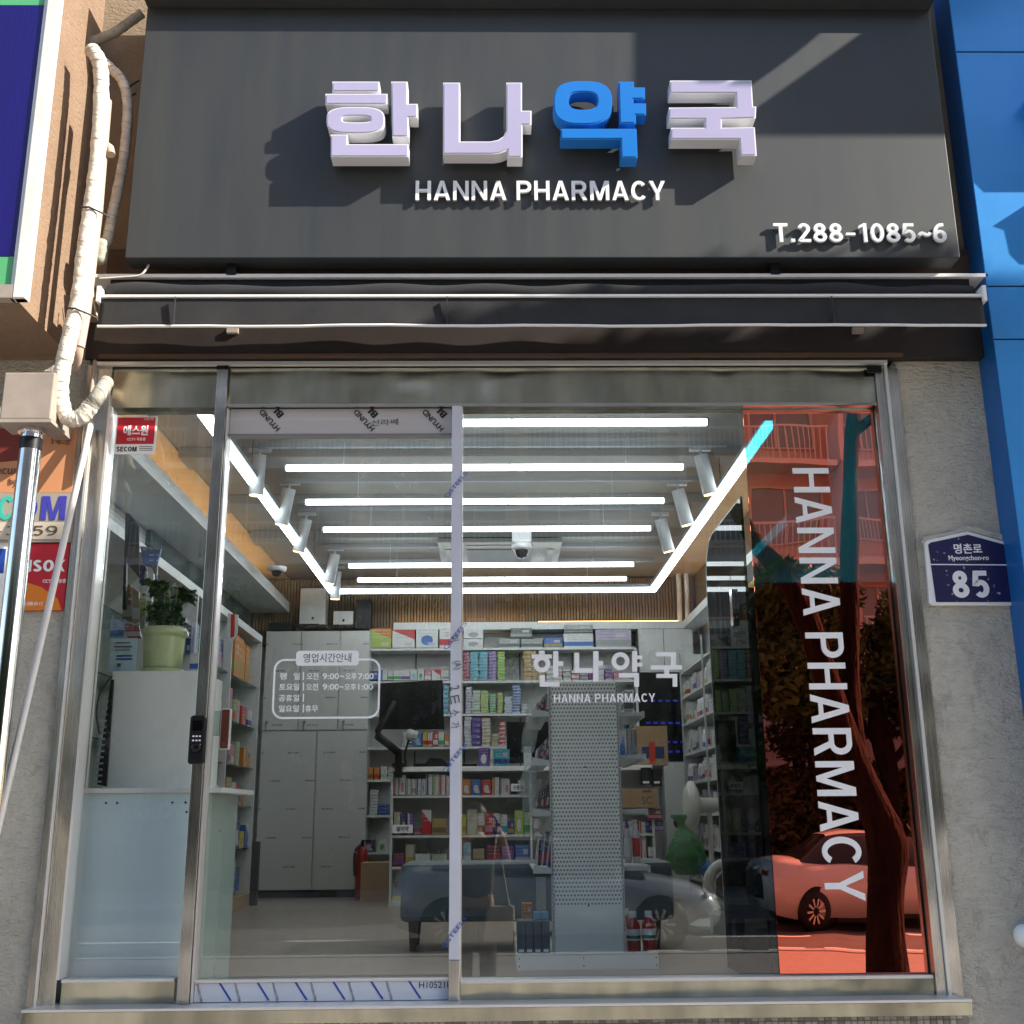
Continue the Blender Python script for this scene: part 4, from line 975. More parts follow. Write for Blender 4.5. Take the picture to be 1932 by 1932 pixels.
for nm_, x_, y0_ in (('left', xl_, .55), ('right', xr_, pR0.y)):
    t = thing('led_line_light', f'long white led line light running back along the {nm_} side of the ceiling', 'ceiling light', (x_, 3, LZ), 'led line lights')
    n_ = 4
    for k in range(n_):
        a_ = y0_+(yb-y0_)*k/n_; b_ = y0_+(yb-y0_)*(k+1)/n_
        part('section', MB().box(x_-.021, x_+.021, a_+.004, b_-.004, LZ-.025, LZ+.02), M['lamp'], t)
        part('wire', MB().tube([(x_, a_+.2, LZ+.02), (x_, a_+.2, 3.99)], .003, 6), M['cable'], t)
    part('housing', MB().box(x_-.032, x_+.032, y0_, yb, LZ+.021, LZ+.05), M['track'], t)
t = thing('led_line_light', 'white led line light across the far end joining the two side lines', 'ceiling light', (0, yb, LZ))
part('tube', MB().box(xl_-.02, xr_+.02, yb+.002, yb+.05, LZ-.020, LZ+.015), M['lamp'], t)
part('housing', MB().box(xl_-.02, xr_+.02, yb, yb+.052, LZ+.021, LZ+.05), M['track'], t)

spots = [(487,880,483,934,'left','nearest the glass'),(540,948,531,990,'left','second from the glass'),(572,1003,563,1041,'left','third from the glass'),(627,1070,621,1100,'left','fourth from the glass'),(634,1095,632,1130,'left','farthest from the glass'),
         (1327,878,1340,932,'right','nearest the glass'),(1285,947,1297,990,'right','second from the glass'),(1252,1002,1262,1040,'right','third from the glass')]
for (ax_, ay_, bx_, by_, side, w_) in spots:
    sc = (1.0 if ay_ < 900 else 0)
    pb_ = atz(bx_, by_, 3.60); pt = at(ax_, ay_, pb_.y-.02)
    d_ = (pb_-pt); d_.normalize(); L_ = .26; pt = pb_ - d_*L_
    t = thing('spot_light', f'grey cylinder spotlight on the {side} side of the ceiling, {w_}', 'spotlight', pb_, 'cylinder spotlights')
    part('body', MB().tube([pt, pb_], .047, 18), M['lampbody'], t)
    part('lens', MB().tube([pb_-d_*.004, pb_+d_*.006], .041, 18), M['spotlens'], t)
    part('stem', MB().tube([pt+d_*.04, (pt.x, pt.y+.02, 3.90)], .009, 8), M['lampbody'], t)
    part('adaptor', MB().box(pt.x-.07, pt.x+.07, pt.y, pt.y+.04, 3.89, 3.91), M['lampbody'], t)

acp = at(940, 1035, 3.9)
ac = thing('air_conditioner', 'square white ceiling air conditioner cassette between the led tubes', 'air conditioner', (acp.x, acp.y, 3.9))
a0, a1 = atz(825,1022,3.88), atz(1062,1016,3.88)
part('panel', MB().box(a0.x, a1.x, a0.y-.05, a0.y+.95, 3.86, 3.90), M['ceiling'], ac, .01)
part('grille', MB().box(a0.x+.25, a1.x-.25, a0.y+.2, a0.y+.7, 3.850, 3.8595), M['dark'], ac)
for (u0,u1,v0,v1) in ((.25,-.25,.04,.10),(.25,-.25,.80,.86)): part('vent', MB().box(a0.x+u0, a1.x+u1, a0.y+v0, a0.y+v1, 3.853, 3.8595), M['black'], ac)
for xx in (a0.x+.06, a1.x-.12): part('vent', MB().box(xx, xx+.06, a0.y+.2, a0.y+.7, 3.853, 3.8595), M['black'], ac)
cc = atz(984, 1020, 3.66)
cv = thing('security_camera', 'white dome security camera hanging below the led tubes', 'camera', cc)
part('mount', MB().box(cc.x-.075, cc.x+.075, cc.y-.05, cc.y+.05, cc.z-.02, cc.z+.09), M['whitep'], cv, .004)
part('housing', MB().lathe((cc.x,cc.y,cc.z-.06), [(.03,-.02),(.075,-.01),(.080,.02),(.07,.04),(0,.04)]), M['whitep'], cv)
part('dome', MB().lathe((cc.x,cc.y,cc.z-.085), [(0,-.055),(.03,-.048),(.05,-.02),(.055,.005)]), M['screen'], cv)
c2 = at(522, 1076, 4.6)
cv2 = thing('security_camera', 'small dark dome camera under the left cornice', 'camera', c2)
part('housing', MB().lathe(c2, [(.0,.03),(.085,.03),(.08,.0),(.05,-.01)]), M['whitep'], cv2)
part('dome', MB().lathe((c2.x,c2.y,c2.z-.012), [(0,-.045),(.03,-.035),(.045,0)]), M['screen'], cv2)
pp = at(1290, 1040, 6.45)
pz_ = thing('ceiling_pipes', 'pair of beige pipes bending down from the ceiling in front of the slat wall', 'pipe', pp)
for k, dx in enumerate((-.04, .04)): part('tube', MB().tube(smooth([at(1265+k*4, 1000, 5.2)+Vector((dx,0,0)), at(1282, 1040, 6.2)+Vector((dx,0,0)), at(1288, 1100, 6.5)+Vector((dx,0,0)), at(1290, 1172, 6.5)+Vector((dx,0,0))], 6), .026, 10), M['pvc'], pz_)

# ================================================================== BACK CABINETS
YC = 6.15
cx0, cx1 = X(487, 1500, YC), X(690, 1500, YC)
ctop = Z(600, 1190, YC)
k1 = thing('wall_cabinet', 'tall white cabinets with printed protective film on the back wall at left', 'cabinet', ((cx0+cx1)/2, YC, FZ))
part('carcass', MB().box(cx0, cx1, YC+.025, BY-.01, FZ+.07, ctop), M['shelf'], k1)
part('kick_plate', MB().box(cx0+.01, cx1-.01, YC+.06, BY-.02, FZ, FZ+.068), M['dark'], k1)
sp = Z(600, 1378, YC); a = [cx0, X(566, 1280, YC), X(640, 1280, YC), cx1]
kx = [X(503,1362,YC), X(574,1360,YC), X(648,1360,YC)]
for i in range(3):
    d_ = part('upper_door', MB().box(a[i]+.006, a[i+1]-.006, YC, YC+.022, sp+.006, ctop-.004), M['cab'], k1)
    part('lock', MB().lathe((kx[i], YC-.002, Z(600,1362,YC)), [(0,-.02),(.012,-.018),(.014,0)], 12, axis='y').box(kx[i]-.006, kx[i]+.006, YC-.026, YC-.022, Z(600,1378,YC), Z(600,1362,YC)), M['track'], d_)
b_ = [cx0, X(593, 1530, YC), cx1]
for i in range(2): part('lower_door', MB().box(b_[i]+.006, b_[i+1]-.006, YC, YC+.022, FZ+.075, sp-.006), M['cab'], k1)
# boxes on top of cabinet
def box_thing(name, label, cat, px, Y, dep, m_, parts=(), bevel=.002, group=None):
    a_ = rc(*px, Y); t_ = thing(name, label, cat, ((a_[0]+a_[1])/2, Y+dep/2, a_[2]), group)
    part('body', MB().box(a_[0], a_[1], Y, Y+dep, a_[2], a_[3]), m_, t_, bevel)
    for i, (n_, p_, mm) in enumerate(parts):
        r_ = rc(*p_, Y); part(n_, MB().box(r_[0], r_[1], Y-.002-.0012*i, Y-.0005-.0012*i, r_[2], r_[3]), mm, t_)
    return t_
box_thing('equipment_bag', 'flat black bag lying on top of the tall cabinets', 'bag', (507,1174,550,1188), 6.25, .25, M['black'])
box_thing('white_carton', 'tall white box standing on the tall cabinets in front of the slats', 'box', (566,1110,614,1178), 6.3, .2, M['shelf'], [('logo',(588,1164,592,1169),M['black'])])
box_thing('white_carton', 'small white box with black mark on the tall cabinets, right of the taller one', 'box', (629,1153,666,1178), 6.3, .2, M['shelf'], [('logo',(646,1168,650,1173),M['black'])])
cabl = thing('cable_bundle', 'tangle of black cables lying on top of the tall cabinets', 'cable', at(610,1186,6.25))
for k in range(5):
    pts = [at(560+k*14+random.uniform(-8,8), 1186-random.uniform(0,7), 6.2+random.uniform(0,.05)) for _ in range(2)]+[at(600+k*14+random.uniform(-8,12), 1183-random.uniform(0,6), 6.2)]
    part('wire', MB().tube(smooth(pts, 6), .008, 6), M['cable'], cabl)
box_thing('speaker', 'narrow black upright device at the end of the cabinet top', 'device', (671,1131,700,1186), 6.3, .15, M['black'])

# ================================================================== BACK SHELVES
YB = 6.25
bs = thing('back_shelves', 'white back wall shelving filled with medicine boxes', 'shelving', (0, YB, FZ))
bx0, bx1 = X(691, 1300, YB), X(1200, 1300, YB)
part('back_panel', MB().box(bx0, bx1, 6.52, 6.56, FZ, 3.39), M['intwall'], bs)
SB = [1222, 1284, 1346, 1408]
for y in SB: part('shelf_board', MB().box(bx0, bx1, YB, 6.518, Z(940, y, YB)-.022, Z(940, y, YB)), M['shelf'], bs)
for px in (783, 875, 980, 1080): 
    xx = X(px, 1300, 6.5); part('shelf_rail', MB().box(xx, xx+.012, 6.505, 6.519, FZ, 3.35), M['dark'], bs)
for y in (1471, 1538, 1608): part('short_shelf', MB().box(X(684,y,YB), X(740,y,YB), YB, 6.518, Z(710,y,YB)-.02, Z(710,y,YB)), M['shelf'], bs)
part('upright', MB().box(bx1-.004, bx1+.02, YB+.005, 6.5, FZ, Z(1190,1222,YB)+.0), M['shelf'], bs)
G = 'medicine boxes on the back shelves'
row('the top back shelf', YB+.01, 1222, [(696.5,739,1184,'lime','orange',3),(739.5,783,1186,'white','red',3),(784.5,827,1184,'white','blue',2),(829,850,1182,'white','red',0),
    (874,912,1186,'white','grey',2,2),(940,981,1204,'grey','dark_grey',0),(982,1023,1204,'grey','dark_grey',0),(1026,1061,1203,'blue','gold',0),(1063,1120,1194,'white','blue',0),(1123,1192,1186,'lilac','grey',0)], .22, G)
row('the top back shelf pile', YB+.01, 1203, [(963,1004,1184,'dark_grey','grey',0)], .2, G)
row('the tissue pack up top', YB+.01, 1193, [(1064,1119,1178,'grey','dark_grey',0)], .2, G)
row('the second back shelf', YB+.01, 1283.5, [(692,715,1265,'navy','blue',0),(717,731,1263,'white','blue',1),(732,741,1265,'white','green',0),(742,757,1264,'white','green',0),(757,773,1264,'white','purple',0),
    (774,787,1262,'white','light_blue',2),(788,800,1262,'white','green',2),(801,813,1263,'pink','white',0),(815,831,1262,'white','red',3),(832,846,1265,'white','grey',0),
    (874,886,1230,'maroon','pink',0,8),(887,903,1229,'teal','light_blue',0,9),(904,921,1229,'teal','light_blue',0,9),(922,937,1228,'purple','lilac',0,9),(939,953,1229,'lime','green',0,10),
    (987,1003,1227,'gold','tan',0,7),(1004,1012,1228,'gold','tan',0,7),(1013,1028,1266,'tan','gold',0,2),(1030,1045,1256,'white','grey',0,3),(1046,1060,1262,'white','pink',0,3),(1062,1076,1258,'grey','white',0,3),(1078,1092,1264,'white','red',0,2),
    (1094,1108,1262,'grey','purple',0,3),(1110,1124,1266,'maroon','purple',0,2),(1126,1140,1256,'white','lilac',0,4),(1142,1156,1262,'purple','pink',0,3),(1158,1175,1266,'pink','lilac',0,2)], .12, G)
row('the third back shelf', YB+.01, 1345.5, [(836,846,1292,'light_blue','teal',0,6),(879,890,1296,'lilac','white',0,9),(891,906,1302,'pale_green','white',0,8),(907,922,1303,'lime','pale_green',0,8),(924,936,1309,'green','white',0,8),(938,948,1307,'lime','tan',0,6),
    (952,966,1314,'white','light_blue',0,6),(967,982,1292,'blue','white',0,10),(984,994,1328,'white','grey',0,3),(1178,1196,1300,'white','dark_grey',0)], .12, G)
row('the fourth back shelf', YB+.01, 1408, [(760,768,1381,'white','grey',1),(769,778,1379,'navy','white',0,5),(779,796,1382,'blue','light_blue',2),(798,806,1380,'yellow','red',0),(807,816,1381,'white','red',0),(817,826,1378,'red','white',0),(827,838,1380,'white','green',0),(839,847,1383,'orange','white',0),
    (876,889,1352,'white','lilac',0,8),(890,907,1354,'purple','navy',0,5),(909,926,1354,'tan','white',0,8),(928,941,1384,'beige','tan',0,4),(942,953,1361,'red','white',0,6)], .12, G)
row('the upper short shelf by the cabinets', YB+.01, 1471, [(689,704,1447,'orange','brown',0),(705.5,716,1448,'orange','red',0),(718,730,1445,'white','pale_green',0),(731,738,1448,'white','green',0,4)], .14, G)
row('the middle short shelf by the cabinets', YB+.01, 1537.5, [(698,713,1490,'white','grey',0,8),(714,734,1517,'blue','navy',0,3)], .14, G)
row('the low short shelf by the cabinets', YB+.01, 1607.5, [(684,706,1584,'black','lilac',2),(712,730,1583,'white','green',2)], .16, G)
box_thing('cardboard_box', 'large brown cardboard box on the floor under the short shelves', 'box', (680,1628,733,1716), 5.6, .35, M['card'])
fe = at(681, 1700, 5.98)
fe_ = thing('fire_extinguisher', 'red fire extinguisher standing beside the white cabinets', 'fire extinguisher', (fe.x, fe.y, FZ))
part('tank', MB().lathe((fe.x,fe.y,FZ), [(0,0),(.055,0),(.06,.03),(.06,.38),(.04,.44),(.02,.46),(.02,.46)]), M['darkred'], fe_)
part('valve', MB().box(fe.x-.015, fe.x+.015, fe.y-.015, fe.y+.015, FZ+.46, FZ+.50).box(fe.x-.01, fe.x+.09, fe.y-.01, fe.y+.01, FZ+.50, FZ+.515), M['black'], fe_)
part('hose', MB().tube(smooth([(fe.x-.02,fe.y-.02,FZ+.47),(fe.x-.06,fe.y-.07,FZ+.40),(fe.x-.055,fe.y-.07,FZ+.2)],6), .012, 8), M['cable'], fe_)

# right of the shelves: white wall doors, dark window with blue glints
w1 = thing('wall_cabinet', 'white upper wall cabinet at the right end of the back wall', 'cabinet', (X(1250,1240,6.3), 6.3, 2.9))
a = rc(1200,1192,1308,1268,6.3); mid = X(1253,1230,6.3)
part('door', MB().box(a[0]+.03, mid-.004, 6.3, 6.5, a[2], 3.395), M['shelf'], w1); part('door', MB().box(mid+.004, a[1], 6.3, 6.5, a[2], 3.395), M['shelf'], w1)
dw = thing('dark_display', 'dark window with rows of small blue lights behind the carton', 'window', (X(1255,1350,6.35), 6.35, 2.2))
a = rc(1204,1272,1306,1436,6.35); part('pane', MB().box(a[0], a[1], 6.35, 6.38, a[2], a[3]), M['screen'], dw)
part('frame', MB().box(a[1]+.002, a[1]+.05, 6.33, 6.4, a[2], a[3]+.05), M['shelf'], dw)
bl = mat('blue light', (.02,.02,.3), .4, emit=(.03,.05,.8), estr=.10)
for j, y in enumerate((1322, 1364, 1400, 1418)):
    for i in range(6):
        a = rc(1214+i*14+(j%2)*5, y-2, 1222+i*14+(j%2)*5, y+2, 6.345); part('blue_light', MB().box(a[0], a[1], 6.34, 6.348, a[2], a[3]), bl, dw)
box_thing('white_panel_cabinet', 'white lower cabinet door with round black hole behind the green bag', 'cabinet', (1258,1438,1305,1700), 6.3, .3, M['shelf'])
kb_ = at(1290-8, 1552, 6.28); part('hole_ring', MB().lathe((kb_.x, 6.29, kb_.z), [(0,-.01),(.03,-.008),(.05,-.01),(.055,.005)], 20, axis='y'), M['black'], bpy.data.objects['white_panel_cabinet'])

# ================================================================== COUNTER
YK = 5.0
ct = thing('counter', 'white shop counter with open shelves of products facing the street', 'counter', (0, YK, FZ))
kx0, kx1 = X(736, 1550, YK), X(1235, 1550, YK)
ktop = Z(900, 1446, YK)
part('counter_top', MB().box(kx0, kx1, YK-.02, YK+.65, ktop-.04, ktop), M['white'], ct, .003)
part('back_panel', MB().box(kx0+.02, kx1-.02, YK+.28, YK+.30, FZ, ktop-.042), M['shelf'], ct)
for xx in (kx0, X(1000,1550,YK), kx1-.02): part('side_panel', MB().box(xx, xx+.02, YK, YK+.62, FZ, ktop-.042), M['shelf'], ct)
CB = [1500, 1575, 1634]
for y in CB: part('shelf_board', MB().box(kx0+.021, kx1-.021, YK+.002, YK+.278, Z(900,y,YK)-.02, Z(900,y,YK)), M['shelf'], ct)
part('base_board', MB().box(kx0+.021, kx1-.021, YK+.01, YK+.27, FZ, FZ+.05), M['shelf'], ct)
G = 'products on the counter front shelves'
row('the top counter shelf', YK+.02, 1499.5, [(743,752,1461,'white','red',1),(753,765,1461,'white','pink',2),(766,775,1468,'white','green',1),(776,784,1469,'white','tan',0),(785,794,1468,'white','navy',1),(795,803,1469,'white','grey',2),(804,816,1459,'white','navy',1),(817,828,1459,'white','lime',1),(829,840,1460,'white','red',1),(841,848,1462,'white','pink',1),
    (871,888,1469,'orange','white',2),(889,907,1469,'blue','white',2),(908,927,1469,'red','white',2),(929,942,1465,'white','orange',1),(944,950,1467,'white','purple',1),(951,962,1468,'white','pink',2),(964,976,1477,'blue','navy',0),(977,990,1470,'white','grey',0)], .10, G)
row('the middle counter shelf', YK+.02, 1574.5, [(743,755,1530,'beige','lime',0),(757,766,1533,'navy','yellow',2),(768,780,1533,'purple','white',1),(781,794,1562,'maroon','pink',0),(796,814,1526,'red','white',3),(815,842,1543,'gold','brown',0),
    (871,880,1535,'yellow','gold',0),(881,900,1525,'beige','pale_green',0),(901,914,1532,'white','brown',0),(915,930,1532,'red','pink',0),(931,944,1533,'navy','white',3),(945.5,957,1535,'white','teal',0),(958,970,1547,'navy','gold',0),(971,988,1527,'lime','white',2),(989,1005,1530,'pale_green','green',0),(1006,1018,1545,'white','grey',0)], .10, G)
row('the low counter shelf', YK+.02, 1633.5, [(742,763,1609,'maroon','purple',0),(765,782,1592,'beige','gold',0),(783,812,1610,'white','grey',0),(814,842,1611,'pale_green','green',0),(874,889,1588,'light_blue','white',0),(892,914,1600,'tan','brown',0),(918,944,1592,'maroon','red',0),(947,970,1594,'purple','blue',0),(972,1000,1592,'blue','lilac',0)], .12, G)
row('the counter base board', YK+.05, 1716, [(739,756,1690,'yellow','red',0,2)], .14, G)
G = 'things on the right half of the counter shelves'
row('the right part of the middle counter shelf', YK+.02, 1568, [(1212,1226,1548,'navy','blue',0),(1227,1252,1546,'purple','lilac',0)], .10, G)
row('the right part of the low counter shelf', YK+.02, 1627, [(1178,1196,1546,'white','red',1),(1196,1206,1544,'red','white',1),(1207,1219,1547,'white','red',1),(1223,1238,1597,'white','grey',0)], .10, G)
sg = box_thing('shelf_label', 'white plate with black writing on the top counter shelf', 'sign', (964,1479,991,1493), YK-.012, .006, M['vinyl'])
text_part('구충제', rc(967,1481.5,988,1490.5,YK-.012), YK-.0135, M['inkblack'], sg, bold=.02)
sg = box_thing('shelf_label', 'white plate with black writing at the left of the middle counter shelf', 'sign', (740,1556,779,1572), YK-.012, .006, M['vinyl'])
text_part('멀미약', rc(748,1559.5,771,1568.5,YK-.012), YK-.0135, M['inkblack'], sg, bold=.02)
for i in range(7):
    p = at(775+i*13, 1610, YK+.2); t = thing('plastic_bag', f'clear crumpled plastic pack on the low counter shelf, {ORD[i]} from the left', 'bag', p, 'clear packs')
    part('pack', MB().lathe((p.x,p.y,Z(800,1633,YK+.2)), [(0,0),(.035,.005),(.042,.04),(.034,.09),(.02,.11),(.028,.13)], 9), M['clear'], t)
# monitor with arm
mo = thing('monitor', 'large black monitor on a jointed arm clamped to the counter', 'monitor', at(780, 1446, YK+.3))
def quad_box(pxs, Y, th): 
    P = [at(a_, b_, y) for (a_, b_), y in zip(pxs, Y)]; V = [tuple(p) for p in P]+[(p.x, p.y+th, p.z) for p in P]
    return MB().add(V, [(0,1,2,3),(7,6,5,4),(0,4,5,1),(1,5,6,2),(2,6,7,3),(3,7,4,0)])
mo_p = [(716,1289),(715,1376),(838,1376),(835,1283)]
part('screen_back', quad_box(mo_p, (5.15,5.15,5.3,5.3), .03), M['screen'], mo)
part('arm', MB().tube([at(745,1325,5.1), at(712,1380,5.0), at(712,1392,5.0)], .028, 10), M['black'], mo)
part('arm', MB().tube([at(712,1388,5.0), at(752,1420,5.1)], .034, 10), M['black'], mo)
part('post', MB().tube([at(752,1415,5.1), at(752,1446,5.1)], .03, 10), M['black'], mo)
part('clamp', MB().box(at(752,1450,4.97).x-.05, at(752,1450,4.97).x+.05, 4.93, 5.1, ktop+.001, ktop+.03).box(at(752,1450,4.97).x-.03, at(752,1450,4.97).x+.03, 4.93, 4.975, ktop-.09, ktop-.0), M['black'], mo)
mc = thing('desk_microphone', 'round grey and black microphone head on a bent stalk below the monitor', 'microphone', at(775,1446,5.05))
part('stalk', MB().tube(smooth([at(766,1446,5.05), at(764,1425,5.05), at(770,1400,5.05), at(778,1388,5.05)],5), .01, 8), M['black'], mc)
part('head', MB().tube([at(765,1388,5.05), at(772,1386,5.05), at(787,1390,5.05)], [.035,.05,.045], 14), M['lampbody'], mc)
kbd = thing('keyboard', 'black keyboard and card reader lying on the counter', 'keyboard', at(810,1444,5.1))
a = rc(780,1438,848,1445,5.05); part('base', MB().box(a[0], a[1], 5.05, 5.25, ktop+.001, ktop+.03), M['black'], kbd)
part('reader', MB().prism([(a[0]+.10,ktop+.031),(a[0]+.14,ktop+.08),(a[0]+.24,ktop+.07),(a[0]+.30,ktop+.031)], 5.08, 5.2), M['black'], kbd)
kbd = thing('keyboard', 'black tray on the counter right of the wrapped post', 'tray', at(890,1444,5.1))
a = rc(866,1438,900,1445,5.05); part('base', MB().box(a[0], a[1], 5.05, 5.25, ktop+.001, ktop+.025), M['black'], kbd)
row('the counter top behind the display stand', YK+.08, 1445, [(902,923,1409,'purple','white',2),(925,931,1412,'white','grey',0),(932,962,1412,'teal','navy',0)], .14, 'boxes on the counter top')
box_thing('monitor', 'black monitor turned away behind the display stand', 'monitor', (956,1362,1040,1440), 5.3, .03, M['screen'], [('label',(988,1408,1003,1446),M['lampbody'])])
G = 'cartons stacked right of the display stand'
t = box_thing('cardboard_box', 'brown cardboard carton with red tape and dark blue label beside the dark window', 'box', (1200,1370,1260,1444), 5.1, .3, M['card'],
   [('flap',(1202,1370,1257,1401),M['card']),('blue_label',(1211,1409,1253,1431),mat('navy label',(.02,.03,.12),.5)),('red_tape',(1225,1400,1236,1442),M['redtape'])])
t = box_thing('black_box', 'black patterned box under the taped carton', 'box', (1210,1448,1230,1480), YK-.05, .14, M['black'], [('print',(1213,1474,1225,1478),M['vinyl'])])
t = box_thing('black_box', 'second black patterned box under the taped carton, nearer the fan', 'box', (1231,1450,1248,1483), YK-.05, .14, M['black'], [('print',(1234,1474,1245,1478),M['vinyl'])])
t = box_thing('cardboard_box', 'long brown box marked 5C to the right of the display stand', 'box', (1174,1488,1242,1524), YK-.08, .2, M['card'], [('strip',(1212,1491,1228,1495),M['walnut'])])
text_part('5C', rc(1211,1503,1230,1517,YK-.08), YK-.0825, M['walnut'], t, bold=0)
text_part('대한', rc(1180,1496,1198,1508,YK-.08), YK-.0825, mat('orange print',(.5,.2,.06),.5), t)
row('the shelf edge under the long brown box', YK-.05, 1546, [(1222,1250,1526,'maroon','pink',0)], .14, G)

# blue grey bench
b0 = X(755, 1690, 1.75); b1 = X(1272, 1690, 1.75)
bn_ = thing('bench', 'blue grey upholstered waiting bench on brown wooden legs', 'bench', ((b0+b1)/2, 2, FZ))
zt_, zb_ = Z(900, 1628, 1.75), Z(780, 1741, 1.75)
part('cushion', MB().box(b0, b1, 1.75, 2.22, zb_, zt_), M['bench'], bn_, .03)
for xx in (b0+.07, b1-.10):
    for yy in (1.80, 2.14): part('leg', MB().add([(xx-.025,yy-.02,zb_-.002),(xx+.025,yy-.02,zb_-.002),(xx+.025,yy+.03,zb_-.002),(xx-.025,yy+.03,zb_-.002),(xx-.015,yy-.01,FZ),(xx+.015,yy-.01,FZ),(xx+.015,yy+.02,FZ),(xx-.015,yy+.02,FZ)], [(0,1,2,3),(7,6,5,4),(0,4,5,1),(1,5,6,2),(2,6,7,3),(3,7,4,0)]), M['walnut'], bn_)

# ================================================================== DISPLAY STAND (gondola)
YG = .95
gd_ = thing('display_stand', 'grey perforated metal display stand seen end on behind the glass', 'display stand', at(1107, 1835, YG))
a = rc(1040, 1288, 1175, 1800, YG); gx0, gx1, gz0, gz1 = X(1043,1700,YG), X(1178,1700,YG), FZ+.075, Z(1100,1287,YG)
gx0, gx1 = X(1038,1500,YG), X(1172,1500,YG)
part('end_panel', MB().box(gx0+.012, gx1-.012, YG, YG+.02, gz0, gz1), M['peg'], gd_)
M['slot'] = mat('dark slot', (.03,.03,.03), .6)
for xx in (gx0, gx1-.011):
    u_ = part('upright', MB().box(xx, xx+.011, YG-.006, YG+.045, gz0, gz1+.002), M['shelf'], gd_)
    sb2 = MB(); zz = gz0+.10
    while zz < gz1-.03: sb2.box(xx+.0035, xx+.0065, YG-.0072, YG-.0062, zz, zz+.011); zz += .0185
    part('slot', sb2, M['slot'], u_, stuff=True)
part('lower_panel', MB().box(gx0+.012, gx1-.012, YG-.003, YG-.0005, gz0, gz0+.215), M['pegplain'], gd_)
for z_ in (gz0+.218, Z(1100,1447,YG)): part('screw', MB().lathe(((gx0+gx1)/2, YG-.001, z_), [(0,-.004),(.005,-.002),(.005,0)], 10, axis='y'), M['slot'], gd_)
a = rc(975, 1801, 1243, 1836, YG)
ba = part('base_box', MB().box(a[0], a[1], YG-.01, YG+1.1, FZ, FZ+.074), M['pegplain'], gd_, .002)
for xx in (a[0]+.012, (a[0]+a[1])/2-.02, a[1]-.012):
    for z_ in (FZ+.02, FZ+.055): part('rivet', MB().lathe((xx, YG-.0105, z_), [(0,-.003),(.0035,-.002),(.0035,0)], 8, axis='y'), M['slot'], ba)
for k, (yL, yR) in enumerate(((1345,1347),(1437,1428),(1533,1532),(1641,1640))):
    z_ = Z(1190, yR, YG); 
    part('shelf_board', MB().box(gx1+.001, gx1+.125, YG+.02, YG+1.0, z_-.008, z_+.012), M['shelf'], gd_, .002)
    part('price_rail', MB().prismx([(0,0),(0,0),(0,0)], 0, 0) if False else MB().box(gx1+.122, gx1+.135, YG+.02, YG+1.0, z_-.016, z_+.016), M['shelf'], gd_)
    z_ = Z(1018, yL, YG)
    part('shelf_bracket', MB().prism([(gx0-.001,z_-.018),(gx0-.001,z_+.006),(gx0-.085,z_+.022),(gx0-.09,z_-.018)], YG+.005, YG+.03), M['shelf'], gd_)
    part('shelf_board', MB().box(gx0-.085, gx0-.001, YG+.031, YG+1.0, z_-.012, z_-.002), M['shelf'], gd_)
# magazines / packs leaning on the left side shelves
cols = [('maroon',1298,1337),('navy',1385,1429),('dark_grey',1470,1525),('navy',1560,1634)]
for k, (c_, t_, b_) in enumerate(cols):
    for j in range(6):
        p1 = at(1036-j*4.6, (t_+b_)/2, YG+.04+j*.012); zt1, zb1 = Z(1010,t_+j*5,YG+.04), Z(1010,b_,YG+.04)
        t = thing('thin_pack', f'thin {["dark red","dark blue","blackish","navy"][k]} pack on {ORD[k]} left shelf of stand, {ORD[j]} from panel', 'pack', (p1.x, p1.y, zb1), 'packs on the left of the stand')
        h_ = zt1-zb1; bq = MB().add([(p1.x-.005,p1.y,zb1),(p1.x+.004,p1.y,zb1),(p1.x+.004+h_*.12*(1 if j<5 else .6),p1.y,zt1),(p1.x-.003+h_*.12,p1.y,zt1),(p1.x-.005,p1.y+.25,zb1),(p1.x+.004,p1.y+.25,zb1),(p1.x+.004+h_*.12,p1.y+.25,zt1),(p1.x-.003+h_*.12,p1.y+.25,zt1)],
              [(0,1,2,3),(7,6,5,4),(0,4,5,1),(1,5,6,2),(2,6,7,3),(3,7,4,0)])
        part('cover', bq, design([c_,'white','dark_grey','black'][(j*(k+1)) % 3 if k != 3 else (j % 2)], 'white' if j % 2 else 'red', 0), t)
# clear bags hanging at left
for k, (a_, t_, b_) in enumerate(((1003,1350,1420),(1000,1440,1500),(1005,1470,1530))):
    p = at(a_, t_, YG+.15); t = thing('plastic_bag', f'clear plastic bag drooping at the left of the stand, {ORD[k]} from the top', 'bag', p, 'clear bags at the stand')
    z0_ = Z(a_, b_, YG+.15); V = [(p.x-.02,p.y,p.z),(p.x+.05,p.y,p.z),(p.x+.03,p.y-.02,(p.z+z0_)/2),(p.x-.05,p.y+.02,(p.z+z0_)/2),(p.x-.055,p.y,z0_),(p.x+.01,p.y+.01,z0_)]
    q_ = part('film', MB().add(V, [(0,1,2,3),(3,2,5,4)], 0, True), M['clear'], t); sd = q_.modifiers.new('s','SOLIDIFY'); sd.thickness = .004
